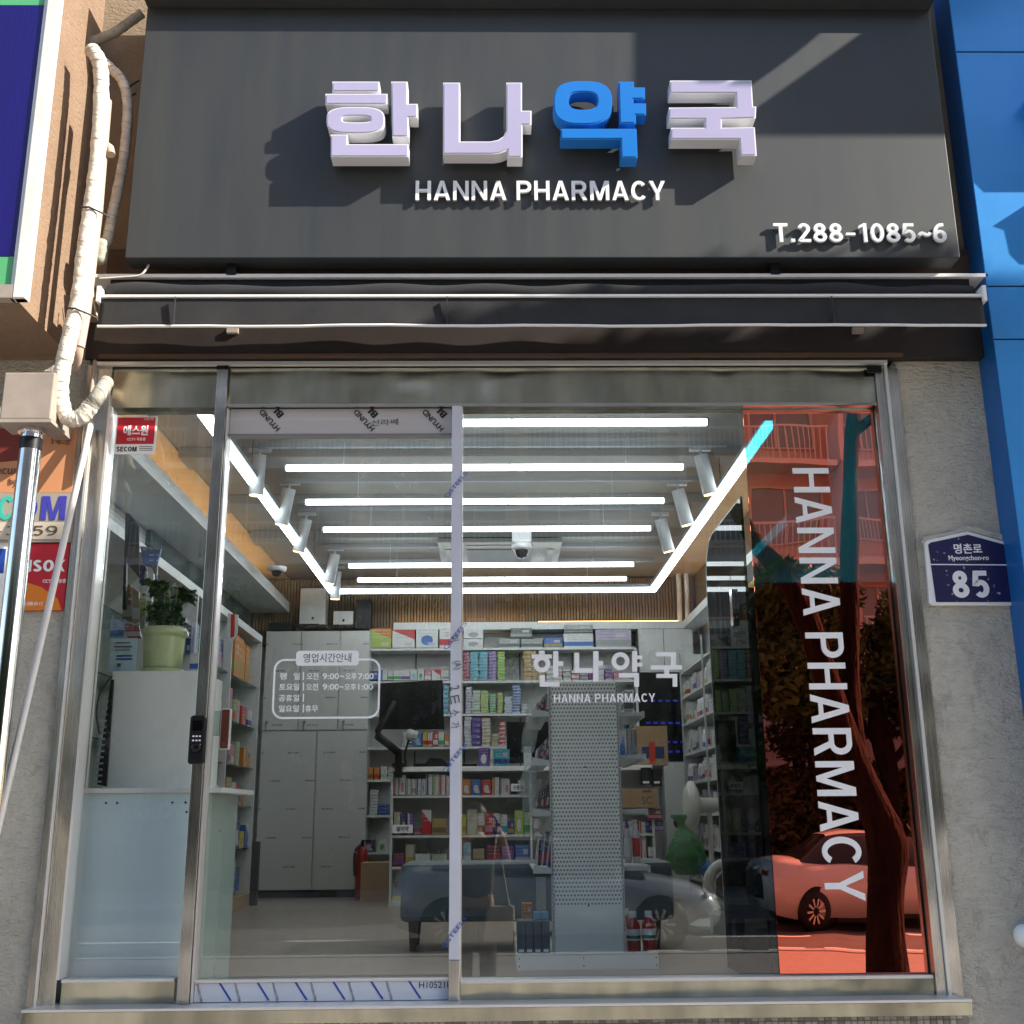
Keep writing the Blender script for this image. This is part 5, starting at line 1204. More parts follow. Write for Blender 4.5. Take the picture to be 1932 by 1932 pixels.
# right shelves contents
G = 'things on the right shelves of the stand'
for (nm_, px, lab, b_, bd, st) in (('box',(1178,1303,1195,1341),'white lattice box on the top right shelf of the stand','white','dark_grey',0),
     ('box',(1182,1374,1192,1422),'upright pale case on the second right shelf of the stand, nearest the panel','white','grey',1),('box',(1193,1376,1203,1422),'upright grey case on the second right shelf of the stand','grey','white',1)):
    a = rc(*px, YG+.1); carton(b_, bd, st, (a[0]+a[1])/2, YG+.2, a[2], a[1]-a[0], .16, a[3]-a[2], lab, G)
p = at(1180, 1400, YG+.12); t = thing('blue_bag', 'crumpled blue plastic bag on the second right shelf of the stand', 'bag', p, None)
part('bag', MB().lathe((p.x+.02, p.y+.1, Z(1180,1428,YG+.12)), [(0,0),(.045,.005),(.05,.04),(.03,.09),(.012,.14),(.015,.17)], 9), M['bluebottle'], t)
for k, (px0, px1) in enumerate(((1179,1193),(1196,1208))):
    xx = (X(px0,1600,YG+.06)+X(px1,1600,YG+.06))/2; z0_ = Z(1190,1629,YG+.06); hh = Z(1190,1546,YG+.06)-z0_; rr = .019
    t = thing('spray_bottle', f'white pump bottle on the lower right stand shelf, {ORD[k]} from the panel', 'bottle', (xx, YG+.08, z0_), 'pump bottles on the stand')
    part('body', MB().lathe((xx,YG+.09,z0_+.001), [(0,0),(rr,0),(rr,hh*.66),(rr*.6,hh*.75),(rr*.45,hh*.8)], 16), M['bottlewhite'], t)
    part('label', MB().lathe((xx,YG+.09,z0_+hh*.15), [(rr+.0006,0),(rr+.0006,hh*.42)], 16), M['red'] if k == 1 else M['vinyl'], t)
    part('pump', MB().lathe((xx,YG+.09,z0_+hh*.8), [(rr*.5,0),(rr*.5,hh*.1),(.004,hh*.11),(.004,hh*.18)], 10).box(xx-.02, xx+.008, YG+.085, YG+.095, z0_+hh*.95, z0_+hh), M['bluebottle'] if k == 0 else M['vinyl'], t)
# red bottles on the base, grey cartons at left
for k, (cx, yy) in enumerate(((1196,.0),(1226,.02),(1182,.16))):
    p = at(cx, 1795, YG+.07+yy); z0_ = FZ+.0755; H_ = Z(cx, 1719, YG+.07)-z0_; r_ = .035
    t = thing('red_bottle', ['red mouthwash bottle with white cap and green label right beside the panel on the base','red mouthwash bottle at the right end of the base','red mouthwash bottle half hidden behind the others'][k], 'bottle', (p.x, p.y, z0_), 'red bottles')
    part('body', MB().lathe((p.x,p.y,z0_), [(0,0),(r_,.002),(r_,H_*.62),(r_*.9,H_*.72),(r_*.45,H_*.8),(r_*.4,H_*.84)], 20), M['bottle_red'], t)
    part('label', MB().lathe((p.x,p.y,z0_+H_*.28), [(r_+.0008,0),(r_+.0008,H_*.28)], 20), M['vinyl'], t)
    part('label_band', MB().lathe((p.x,p.y,z0_+H_*.32), [(r_+.0016,0),(r_+.0016,H_*.08)], 20), mat('green band', (.03,.25,.07), .4), t)
    part('cap', MB().lathe((p.x,p.y,z0_+H_*.84), [(r_*.55,0),(r_*.5,H_*.16),(0,H_*.16)], 16), M['bottlewhite'], t)
for k in range(4):
    a = rc(976+k*15.6, 1738, 990.5+k*15.6, 1800, YG+.02); 
    t = thing('grey_carton', f'slim dark grey carton with white barcode on the stand base, {ORD[k]} from the left', 'box', ((a[0]+a[1])/2, YG+.1, FZ+.0755), 'slim grey cartons')
    part('body', MB().box(a[0], a[1], YG+.02, YG+.16, FZ+.0755, a[3]), mat('slate', (.13,.15,.17), .4) if k == 0 else bpy.data.materials['slate'], t)
    part('barcode', MB().box(a[0]+.006, a[1]-.006, YG+.018, YG+.0195, FZ+.081, FZ+.094), M['vinyl'], t)
    if k > 1: part('blue_end', MB().box(a[0]+.002, a[1]-.002, YG+.10, YG+.15, a[3]+.001, a[3]+.035), mat('sky blue', (.20,.45,.70), .4) if k == 2 else bpy.data.materials['sky blue'], t)
tb = thing('clear_tube', 'clear tall tube pack standing behind the grey cartons', 'tube', at(1015, 1738, YG+.2))
a = rc(1012, 1655, 1030, 1738, YG+.2); part('tube', MB().box(a[0], a[1], YG+.2, YG+.24, FZ+.076, a[3]), M['clear'], tb)
t = box_thing('orange_box', 'small orange and brown box behind the grey cartons on the base', 'box', (985,1705,1004,1740), YG+.3, .1, design('orange','tan',0))
# ================================================================== RIGHT SIDE: fan, green bag, shelving, smoked panel
YR0, YR1, XR = 3.6, 6.0, 1.80
rs_ = thing('side_shelves', 'grey metal shelving with white bottles along the right wall', 'shelving', (XR, 4.8, FZ))
zsh = [1.05, 1.33, 1.61, 1.89, 2.15, 2.43, 2.68, 2.92]
for z_ in zsh: part('shelf_board', MB().box(XR, BX1-.01, YR0, YR1, z_-.02, z_), M['shelf'], rs_)
for yy in (YR0, (YR0+YR1)/2, YR1-.03): part('upright', MB().box(XR-.012, XR-.001, yy, yy+.03, FZ, 3.1), M['lampbody'], rs_)
part('end_panel', MB().box(XR, BX1-.01, YR1+.002, YR1+.022, FZ, 3.1), M['shelf'], rs_)
G = 'white bottles and boxes on the right wall shelving'
cap_red = M['red']; bm_proto = {}
def small_bottle(col):
    if col not in bm_proto:
        bm_proto[col] = (MB().lathe((0,0,0), [(0,0),(.034,0),(.036,.01),(.036,.085),(.028,.1)], 12).mesh('bottle_body', design('white', col, 0)), MB().lathe((0,0,.1), [(.029,0),(.029,.028),(0,.028)], 12).mesh('bottle_cap', M['bottlewhite']))
    return bm_proto[col]
for k, z_ in enumerate(zsh[:-1]):
    yy = YR0+.08; j = 0
    while yy < YR1-.1:
        w_ = random.uniform(.09,.16); h_ = random.uniform(.08,.20); base_ = random.choice(['white','white','white','grey','white','beige','lilac']); bd = random.choice(['grey','blue','red','purple','lime','white','dark_grey','orange'])
        lv = f'{ORD[k]} right side shelf'
        if random.random() < .4:
            a_, b_ = small_bottle(bd)
            o = bpy.data.objects.new('pill_bottle', a_); C.objects.link(o); o.location = (XR+.06, yy+.04, z_+.001); tag(o, f'white pill bottle, {say(bd)} label, {ORD[min(j,27)]} from front on {lv}', 'bottle', G)
            s_ = random.uniform(.9,1.35); o.scale = (s_,)*3
            c_ = bpy.data.objects.new('cap', b_); C.objects.link(c_); c_.parent = o; yy += .10*s_
        else:
            carton(base_, bd, random.randrange(3), XR+.08, yy+w_/2, z_+.001, w_, .14, h_, f'{say(base_)} {say(bd)} box, {ORD[min(j,27)]} from front on {lv}', G, -math.pi/2)
            yy += w_+.012
        j += 1
sm = thing('smoked_partition', 'tall smoked acrylic partition with rounded top corner beside the film', 'partition', (1.14, .5, FZ))
P = [(.12,FZ),(1.02,FZ),(1.02,2.78),(.99,2.90),(.90,2.98),(.80,3.0),(.12,3.0)]
part('sheet', MB().prismx(P, 1.13, 1.142), M['smoke'], sm)
part('edge', MB().tube([(1.136,1.02,FZ+.01),(1.136,1.02,2.78),(1.136,.99,2.90),(1.136,.90,2.98),(1.136,.80,3.0),(1.136,.12,3.0)], .008, 6), M['shelfgreen'], sm)
part('hinge', MB().box(1.115,1.128,.35,.40,2.45,2.62), M['chrome'], sm)
# dark shelves and back added to keep the film dark
dk = thing('storage_unit', 'dark shelving unit hidden behind the coloured film', 'cabinet', (1.65, .7, FZ))
part('back', MB().box(1.18, 2.12, .97, 1.0, FZ, 2.75), M['dark'], dk)
for z_ in (1.3, 1.75, 2.2, 2.65): part('shelf_board', MB().box(1.272, 2.12, .35, .968, z_-.02, z_), M['dark'], dk)
fn = at(1305, 1520, 3.2)
ft = thing('standing_fan', 'cream standing fan turned sideways beside the green bag', 'fan', (fn.x, fn.y, FZ))
def disc_x(cx, cy, cz, r, w): 
    V = []; n_ = 28; prof = [(0,-w),(r*.7,-w*.9),(r,-w*.3),(r,w*.3),(r*.7,w*.8),(0,w)]
    for (rr, h) in prof: V += [(cx+h, cy+rr*math.cos(q_*2*math.pi/n_), cz+rr*math.sin(q_*2*math.pi/n_)) for q_ in range(n_)]
    return MB().add(V, [(i*n_+q_, i*n_+(q_+1)%n_, (i+1)*n_+(q_+1)%n_, (i+1)*n_+q_) for i in range(len(prof)-1) for q_ in range(n_)], 0, True)
part('guard', disc_x(fn.x, fn.y, fn.z, .165, .05), M['fan'], ft)
part('motor', MB().tube([(fn.x+.05,fn.y,fn.z),(fn.x+.19,fn.y,fn.z+.004)], [.055,.045], 14), M['fan'], ft)
part('pole', MB().tube([(fn.x+.12,fn.y,FZ+.03),(fn.x+.12,fn.y,fn.z-.03)], .018, 10), M['fan'], ft)
part('foot', MB().lathe((fn.x+.12,fn.y,FZ), [(0,.04),(.12,.03),(.17,.0)], 24), M['fan'], ft)
gb2 = at(1295, 1600, 2.9)
g3 = thing('green_bag', 'bulging green plastic bag hanging at the right end of the counter', 'bag', gb2)
def blob(c, rx, ry, rz, seed, n1=20, n2=14, amp=.12):
    rnd = random.Random(seed); ph = [rnd.uniform(0,6) for _ in range(6)]; V = []; F = []
    for i in range(n2+1):
        th = math.pi*i/n2
        for j in range(n1):
            f_ = 2*math.pi*j/n1; k_2 = 1+amp*math.sin(3*f_+ph[0]+th*2)+amp*.7*math.sin(5*f_+ph[1]-th*3)+amp*.5*math.sin(th*6+ph[2])
            V.append((c[0]+rx*k_2*math.sin(th)*math.cos(f_), c[1]+ry*k_2*math.sin(th)*math.sin(f_), c[2]+rz*math.cos(th)))
    for i in range(n2):
        for j in range(n1): F.append((i*n1+j, (i+1)*n1+j, (i+1)*n1+(j+1)%n1, i*n1+(j+1)%n1))
    return MB().add(V, F, 0, True)
prof = [(0,-.17),(.07,-.165),(.115,-.12),(.125,-.06),(.112,0),(.085,.06),(.05,.11),(.022,.145),(.03,.17),(.055,.20),(.045,.215)]
V = []; n_ = 30
for r_, h_ in prof:
    for q_ in range(n_):
        a_ = q_*2*math.pi/n_; k_2 = 1+.10*math.sin(a_*7+h_*30)*(1 if abs(h_) < .16 else .5)+.06*math.sin(a_*12+h_*55)
        V.append((gb2.x+r_*k_2*math.cos(a_)-.25*max(0,h_-.05), gb2.y+r_*k_2*math.sin(a_), gb2.z+h_))
part('body', MB().add(V, [(i_*n_+q_, i_*n_+(q_+1)%n_, (i_+1)*n_+(q_+1)%n_, (i_+1)*n_+q_) for i_ in range(len(prof)-1) for q_ in range(n_)], 0, True), M['greenbag'], g3)
t3 = thing('blue_bag', 'dark blue wrapped pack under the green bag', 'bag', at(1325,1635,2.9)); part('body', blob(at(1328,1637,2.9), .06, .06, .05, 5), M['bluebottle'], t3)
rg = at(1375, 1670, 2.6)
rt_ = thing('wall_roll', 'cream ring shaped roll standing low by the right shelving', 'roll', rg)
V = []; n1, n2 = 26, 10
for i in range(n1):
    a_ = i*2*math.pi/n1
    for j in range(n2):
        b_ = j*2*math.pi/n2; r_ = .13+.035*math.cos(b_); V.append((rg.x+r_*math.cos(a_), rg.y+.035*math.sin(b_), rg.z+r_*math.sin(a_)))
part('ring', MB().add(V, [(i*n2+j, ((i+1)%n1)*n2+j, ((i+1)%n1)*n2+(j+1)%n2, i*n2+(j+1)%n2) for i in range(n1) for j in range(n2)], 0, True), M['fan'], rt_)
part('core', MB().tube([(rg.x,rg.y-.04,rg.z),(rg.x,rg.y+.04,rg.z)], .075, 14), M['walnut'], rt_)
part('stand', MB().box(rg.x-.12, rg.x+.12, rg.y-.05, rg.y+.05, FZ, rg.z-.166), M['fan'], rt_)

# ================================================================== LEFT SIDE SHELVES
XL = -2.08
ls = thing('side_shelves', 'tall white shelving with glass shelves along the left wall', 'shelving', (XL, 3, FZ))
part('top_board', MB().box(BX0+.01, XL, .9, 5.25, 3.12, 3.18), M['shelf'], ls)
part('base', MB().box(BX0+.01, XL, 2.2, 5.25, FZ, FZ+.10), M['card'], ls)
LY = [1.1, 1.95, 3.0, 4.1, 5.22]
for yy in LY: part('upright', MB().box(BX0+.02, XL, yy, yy+.025, FZ+.101, 3.118), M['shelf'], ls)
part('peg_back', MB().box(BX0+.002, BX0+.018, .3, 5.25, FZ+.1, 3.59), M['pegsmall'], ls)
zl = [1.02, 1.36, 1.70, 2.02, 2.36, 2.72]
M['glassshelf'] = glass('glass shelf', (.45,.6,.55), .06, dirt=False)
for z_ in zl[1:]:
    for i in range(4): part('glass_shelf', MB().box(BX0+.03, XL-.02, LY[i]+.027, LY[i+1]-.002, z_-.01, z_), M['glassshelf'], ls)
G = 'boxes on the left wall shelving'
CL = ['white','white','light_blue','blue','pink','red','purple','yellow','gold','green','orange','beige','grey','teal','lilac','navy']
for b in range(1, 4):
    for k, z_ in enumerate(zl):
        yy = LY[b]+.05; j = 0
        while yy < LY[b+1]-.10:
            w_ = random.uniform(.09,.19); h_ = random.uniform(.12,.25); n_ = 1
            c1, c2 = random.choice(CL), random.choice(CL)
            if b == 3 and k == 5: c1, c2, h_, w_ = 'orange', 'gold', .34, .16
            if c1 == c2: c2 = 'dark_grey'
            carton(c1, c2, random.randrange(4), XL-.10-random.uniform(0,.05), yy+w_/2, z_+.001, w_, .15, h_, f'{say(c1)} {say(c2)} box, {ORD[j]} in bay {ORD[b]}, shelf {ORD[k]} of left shelving', G, math.pi/2)
            yy += w_+random.uniform(.005,.05); j += 1
# hanging white and red packet
hp = at(437, 1180, 2.6)
hpt = thing('hanging_packet', 'white packet with red stripe hanging from the left shelving behind the door', 'packet', hp)
a = rc(428,1157,448,1212,2.6); part('sheet', MB().prism([(a[0],a[3]),(a[0]+.005,a[2]+.05),((a[0]+a[1])/2,a[2]),(a[1],a[2]+.06),(a[1],a[3]-.01)], 2.6, 2.615), M['whitep'], hpt)
part('stripe', MB().prism([((a[0]+a[1])/2-.012,a[3]-.006),((a[0]+a[1])/2-.006,a[2]+.03),((a[0]+a[1])/2+.018,a[2]+.04),((a[0]+a[1])/2+.014,a[3]-.006)], 2.597, 2.5995), M['red'], hpt)
dkp = thing('dark_post', 'slim dark panel standing at the foot of the left shelving end', 'panel', at(480, 1700, 5.27)); a = rc(474,1588,487,1702,5.3); part('sheet', MB().box(a[0], a[1], 5.27, 5.35, FZ, a[3]), M['dark'], dkp)

# ---- the window furniture behind the left pane
fb = thing('low_cabinet', 'pale blue back of a low cabinet standing against the left pane', 'cabinet', at(250,1850,.12))
lx0, lx1 = X(160,1500,.12)-.02, X(358,1500,.12)+.05
zt2 = Z(260,1497,.12)
part('back_panel', MB().box(lx0-.1, lx1, .12, .14, FZ, zt2), M['frost'], fb)
part('top_board', MB().box(lx0-.1, lx1+.09, .10, .75, zt2+.001, zt2+.022), M['white'], fb, .002)
part('side_panel', MB().box(lx1-.002, lx1+.018, .142, .74, FZ, zt2), M['shelfgreen'], fb)
for px in (200, 221, 366, 407): pass
for px, py in ((200,1515),(221,1515),(325,1514),(350,1514),(352,1532)):
    p = at(px, py, .118); part('screw', MB().lathe((p.x,.1195,p.z), [(0,-.003),(.005,-.002),(.005,0)], 8, axis='y'), M['slot'], fb)
uc = thing('window_cabinet', 'greenish white cabinet standing on the low one behind the left pane', 'cabinet', at(290,1490,.3))
a = rc(203,1266,361,1489,.28); ux0, ux1 = a[0], X(372,1370,.28)
part('body', MB().box(ux0, ux1, .28, .70, zt2+.023, a[3]), M['whitecab'], uc, .002)
gp3 = thing('green_post', 'pale green upright board just inside the door', 'board', at(400,1830,.5))
a = rc(388,1577,414,1842,.45); part('sheet', MB().box(a[0]-.02, X(413,1700,.45), .45, .47, FZ, a[3]), M['shelfgreen'], gp3)
bb2 = thing('black_bag', 'crumpled black plastic bag stuffed beside the door edge', 'bag', at(400,1558,.42)); part('body', blob(at(400,1558,.42), .035, .04, .042, 9, amp=.25), M['black'], bb2)
shf = thing('small_shelf', 'short white shelf sticking out beside the door stile', 'shelf', at(400,1501,.5)); a = rc(378,1496,425,1506,.5); part('board', MB().box(a[0]-.05, a[1], .42, .6, a[2], a[3]), M['white'], shf)
ra = thing('plastic_comb_rack', 'black slotted plastic strip with cable leaning beside the window cabinet', 'rack', at(195,1480,.22))
P = poly_px([(209,1282),(214,1282),(200,1484),(183,1480),(187,1440)], .22); part('strip', MB().prism(P, .22, .235), M['black'], ra)
rb = MB()
for k in range(15):
    x_ = 196-k*.95; y_ = 1312+k*11.5; a = rc(x_-4, y_, x_+9, y_+3.4, .2185); rb.box(a[0], a[1], .2175, .2195, a[2], a[3])
part('slot', rb, M['lampbody'], ra)
part('cable', MB().tube(smooth([at(212,1275,.2), at(190,1305,.2), at(182,1345,.2), at(188,1385,.2)],6), .004, 6), M['cable'], ra)

# pot with plant
YP2 = .48
pc = at(306, 1262, YP2); pr = (X(346,1225,YP2)-X(266,1225,YP2))/2; ph = Z(306,1184,YP2)-Z(306,1262,YP2)
zc0 = bpy.data.objects['window_cabinet'].location.z; ztop = Z(290,1266,.28)+.001
ptt = thing('plant_pot', 'pale green plastic pot holding a dark leafy plant on the window cabinet', 'plant pot', (pc.x, YP2, ztop))
part('pot', MB().lathe((pc.x,YP2,ztop+.03), [(0,0),(pr*.86,0),(pr*.88,.01),(pr*.95,ph-.055),(pr*.95,ph-.04),(pr*1.0,ph-.04),(pr*1.0,ph-.002),(pr*.93,ph),(pr*.92,ph-.03),(0,ph-.03)], 40), M['pot'], ptt)
part('saucer', MB().lathe((pc.x,YP2,ztop), [(0,0),(pr*.95,0),(pr*1.0,.03),(pr*.97,.03),(pr*.9,.008)], 40), M['pot'], ptt)
part('spout', MB().tube([(pc.x+pr*.95,YP2-.01,ztop+ph-.0),(pc.x+pr*1.13,YP2-.01,ztop+ph+.004)], .014, 10), M['pot'], ptt)
part('soil', MB().lathe((pc.x,YP2,ztop+ph+.0), [(0,.005),(pr*.9,0)], 24), M['soil'], ptt)
plt = thing('leafy_plant', 'dark glossy houseplant growing in the pale green pot', 'plant', (pc.x, YP2, ztop+ph))
def leaf(base, d, L, w, droop, side):
    V = []; n_ = 7
    for i in range(n_+1):
        t_ = i/n_; c_ = base + d*L*t_ + Vector((0,0,-droop*t_*t_)); ww = w*math.sin(math.pi*min(1,t_**.8*.98+.02))**.8
        ripple = .006*math.sin(t_*16)
        V += [tuple(c_-side*ww+Vector((0,0,ripple+.01))), tuple(c_), tuple(c_+side*ww+Vector((0,0,.01-ripple)))]
    F = []
    for i in range(n_): F += [(i*3,i*3+1,i*3+4,i*3+3),(i*3+1,i*3+2,i*3+5,i*3+4)]
    return V, F
rnd = random.Random(4)
for k in range(34):
    an = rnd.uniform(0, 2*math.pi); tilt = rnd.uniform(.05,.30); hh = rnd.uniform(.07,.23)
    b0_ = Vector((pc.x+rnd.uniform(-.05,.05), YP2+rnd.uniform(-.04,.04), ztop+ph)); tip = b0_+Vector((math.cos(an)*tilt*hh*1.5, math.sin(an)*tilt*hh*1.5, hh))
    st_ = part('stem', MB().tube([b0_, (b0_+tip)/2+Vector((0,0,.02)), tip], .004, 6), M['stem'], plt)
    mb_ = MB()
    for q_ in range(4):
        a2 = an+rnd.uniform(-1.1,1.1); d = Vector((math.cos(a2), math.sin(a2), rnd.uniform(.1,.9))).normalized(); sd_ = d.cross(Vector((0,0,1))).normalized()
        V, F = leaf(tip-Vector((0,0,rnd.uniform(0,.06))), d, rnd.uniform(.05,.085), rnd.uniform(.022,.034), rnd.uniform(.01,.05), sd_); mb_.add(V, F, 0, True)
    part('leaf', mb_, M['leaf'], plt)
# brochures and boxes beside the pot
t = box_thing('brochure', 'pale blue upright brochure left of the plant pot', 'brochure', (206,1204,257,1267), .40, .006, mat('pale blue paper', (.42,.58,.64), .5),
   [('band',(220,1236,250,1239),M['linkblue']),('band',(220,1242,250,1245),M['linkblue']),('text_line',(218,1212,246,1214),M['ink']),('text_line',(216,1219,250,1221.5),M['ink']),('text_line',(218,1226,246,1227.5),M['ink']),('emblem',(222,1252,229,1258),M['ink'])])
t = box_thing('blue_packet', 'blue patterned packet standing behind the pale brochure', 'packet', (208,1168,234,1204), .5, .01, design('light_blue','blue',0))
t = box_thing('tissue_box', 'white and blue box right of the plant pot', 'box', (358,1232,392,1266), .4, .1, design('white','blue',0))
t = box_thing('blue_bottle_pack', 'tall dark blue pack behind the right side of the pot', 'pack', (346,1180,360,1232), .62, .06, design('navy','light_blue',1))
# hanging goods on the far left pegboard
t = thing('hanging_display', 'black edged display board hanging inside the left pane', 'display', at(240,1060,.6)); P = poly_px([(240,970),(243,968),(262,992),(262,1090),(240,1062)], .6); part('board', MB().prism(P, .6, .61), M['dark'], t)
part('edge', MB().prism(poly_px([(238,970),(241,968),(238,1150),(232,1150)], .6), .59, .615), M['black'], t)
for k, (pp_, c_, lb) in enumerate(((([(264,1030),(304,1034),(297,1062),(295,1094),(286,1070),(270,1064)]), 'blue', 'shiny blue foil packet hanging inside the left pane'),
      (([(264,1064),(276,1068),(280,1110),(270,1128),(262,1104)]), 'navy', 'dark violet packet hanging under the blue foil one'),
      (([(234,1098),(247,1104),(248,1172),(230,1170)]), 'brown', 'brown food packet hanging by the left edge of the pane'),
      (([(249,1106),(262,1116),(262,1172),(250,1176)]), 'tan', 'tan food packet hanging right of the brown one'),
      (([(264,1128),(276,1130),(272,1186),(263,1184)]), 'lime', 'green edged packet hanging right of the tan one'),
      (([(231,1174),(262,1180),(266,1204),(240,1204)]), 'red', 'reddish packets heaped over the brochure'),
      (([(276,1130),(300,1140),(296,1190),(280,1195)]), 'beige', 'beige patterned packet hanging behind the plant'))):
    Yk = .62+.012*k; t = thing('hanging_packet', lb, 'packet', at(pp_[0][0], pp_[0][1], Yk), 'hanging packets in the left window')
    o_ = part('pouch', MB().prism(poly_px(pp_, Yk), Yk, Yk+.02), design(c_, 'white' if k % 2 else 'grey', 0), t, .004)
for (x_, y_) in ((262,1010),(262,1035),(290,1030)):
    pass
# fine wire hooks
hk = thing('display_hooks', 'thin wire hooks carrying packets inside the left pane', 'hooks', at(275,1030,.7))
for (a_, b_, c_, d_) in ((246,1016,262,1012),(262,1032,300,1037),(264,1126,284,1124)): part('hook', MB().tube([at(a_,b_,.61), at(c_,d_,.61)], .003, 6), M['chrome'], hk)
# ================================================================== ACROSS THE STREET (seen in the glass)
def leaves_mesh(name, blobs, n, size, m_, seed):
    r_ = np.random.default_rng(seed); vs = []
    tot = sum(b[3]*b[4]*b[5] for b in blobs)
    for (cx, cy, cz, rx, ry, rz) in blobs:
        k = int(n*rx*ry*rz/tot); d = r_.normal(size=(k,3)); d /= np.linalg.norm(d,axis=1)[:,None]; rad = r_.uniform(.25,1,k)**.5
        c = np.array([cx,cy,cz])+d*rad[:,None]*np.array([rx,ry,rz])
        a = r_.normal(size=(k,3)); a /= np.linalg.norm(a,axis=1)[:,None]; b = np.cross(a, r_.normal(size=(k,3))); b /= np.linalg.norm(b,axis=1)[:,None]
        s = size*r_.uniform(.6,1.4,k)[:,None]
        vs.append(np.stack([c-a*s, c+b*s*.45, c+a*s, c-b*s*.45],1).reshape(-1,3))
    v = np.concatenate(vs); nf = len(v)//4
    me = bpy.data.meshes.new(name); me.from_pydata(v.tolist(), [], np.arange(nf*4).reshape(-1,4).tolist()); me.materials.append(m_); return me
def tree(label, base, trunk, limbs, blobs, n, size, seed, group=None, m_='leafA'):
    t = thing('street_tree', label, 'tree', base, group)
    part('trunk', MB().tube(smooth([p for p, r in trunk], 4), list(np.interp(np.linspace(0,1,(len(trunk)-1)*4+1), np.linspace(0,1,len(trunk)), [r for p, r in trunk])), 14), M['bark'], t)
    for lb in limbs: part('limb', MB().tube(smooth([p for p, r in lb], 4), list(np.interp(np.linspace(0,1,(len(lb)-1)*4+1), np.linspace(0,1,len(lb)), [r for p, r in lb])), 10), M['bark'], t)
    part('crown', leaves_mesh('crown', blobs, n, size, M[m_], seed), None, t); return t
def vm(px, py, L):   # a point seen mirrored in the glass, L metres from the camera along the mirror axis
    p = at(px, py, L-4.8); return Vector((p.x, -p.y, p.z))
b_ = vm(1676,1900,9.4); b_.z = 0
tree('leaning street tree on the pavement, forked low, mirrored in the coloured film', b_,
     [(b_,.20),(vm(1672,1840,9.4),.155),(vm(1668,1700,9.4),.145),(vm(1672,1590,9.4),.17),(vm(1640,1500,9.4),.13),(vm(1560,1290,9.4),.12),(vm(1500,1110,9.4),.10),(vm(1420,1010,9.5),.08),(vm(1330,850,9.8),.06)],
     [[(vm(1668,1600,9.4),.12),(vm(1620,1420,9.5),.09),(vm(1600,1200,9.6),.085),(vm(1598,1000,9.6),.08),(vm(1610,800,9.6),.07),(vm(1640,560,9.8),.04)],
      [(vm(1700,1570,9.4),.06),(vm(1715,1560,9.35),.035)], [(vm(1610,820,9.6),.05),(vm(1680,770,9.5),.04),(vm(1800,700,9.3),.03)]],
     [(3.6,-5.3,6.9,2.0,1.2,.8),(1.2,-5.6,7.2,1.6,1.2,.8)], 7000, .10, 3)
# unseen trees added on the right, crowns shaped to shade the lower storefront
for k, (x_, y_, zc, rx, ry, rz) in enumerate(((6.5,-2.6,6.5,2.3,.8,1.0),(9.9,-2.6,6.4,2.2,.8,1.0))):
    b2 = Vector((x_, y_, 0))
    tree(['broad street tree on the pavement in front of the blue shop','second street tree further along the pavement'][k], b2, [(b2,.17),(b2+Vector((.05,0,2)),.14),(b2+Vector((0,0,4.6)),.12),(b2+Vector((0,0,6.2)),.05)],
      [[(b2+Vector((0,0,4.4)),.08),(b2+Vector((-1.1,.2,5.9)),.04)],[(b2+Vector((0,0,4.4)),.08),(b2+Vector((1.2,-.2,6)),.04)]],
      [(x_,y_,zc,rx,ry,rz),(x_-1.0,y_,zc-.9,1.4,.7,.8),(x_+1.2,y_-.1,zc-.7,1.5,.7,.8),(x_-.6,y_,zc+.3,1.2,.5,.6)], 26000, .11, 10+k, 'street trees to the right')
for k, x_ in enumerate((-9, -3.5, 2.6, 8.5, 13.5)):
    b2 = Vector((x_, -19.6-.4*(k%2), 0))
    rr = random.Random(k)
    tree(f'street tree on the far pavement across the road, {ORD[k]} from the left', b2, [(b2,.18),(b2+Vector((.1,0,2)),.15),(b2+Vector((-.1,0,4)),.12),(b2+Vector((.1,0,6)),.05)],
      [[(b2+Vector((0,0,2.6)),.08),(b2+Vector((1.1,.3,4.2)),.05)],[(b2+Vector((0,0,3)),.08),(b2+Vector((-1,-.3,4.8)),.05)]],
      [(x_+rr.uniform(-2.6,2.6), -19.6+rr.uniform(-.8,.8), rr.uniform(2.6,6.4), rr.uniform(.7,1.3), .9, rr.uniform(.5,.9)) for _ in range(14)], 16000, .10, 40+k, 'trees across the road')
ev = thing('evergreen_row', 'dense dark row of evergreen trees standing behind the far pavement', 'trees', (3, -21.6, 0))
r9 = random.Random(9)
part('foliage', leaves_mesh('foliage', [(x_+r9.uniform(-.4,.4), -21.6+r9.uniform(-.4,.4), z_+r9.uniform(-.4,.4), r9.uniform(.8,1.3), .7, r9.uniform(.7,1.1)) for x_ in np.arange(-12, 17, 1.35) for z_ in (2.2, 3.7, 5.2) if r9.random() > .14], 110000, .09, M['leafB'], 8), None, ev, stuff=True)
st9 = MB()
for x_ in np.arange(-12, 17, 2.7): st9.tube([(x_,-21.6,0),(x_+.1,-21.6,5)], .12, 8)
part('stem', st9, M['bark'], ev, stuff=True)
hg = thing('hedge', 'long dark hedge behind the far pavement', 'hedge', (4, -22.6, 0))
part('foliage', leaves_mesh('hedge', [(x_, -22.6, 1.3+.3*math.sin(x_*1.7), 1.6, .7, 1.3) for x_ in range(-14, 20, 2)], 40000, .07, M['leafB'], 5), None, hg, stuff=True)
part('stem', MB().box(-15, 20, -22.9, -22.3, 0, 1.6), M['bark'], hg)

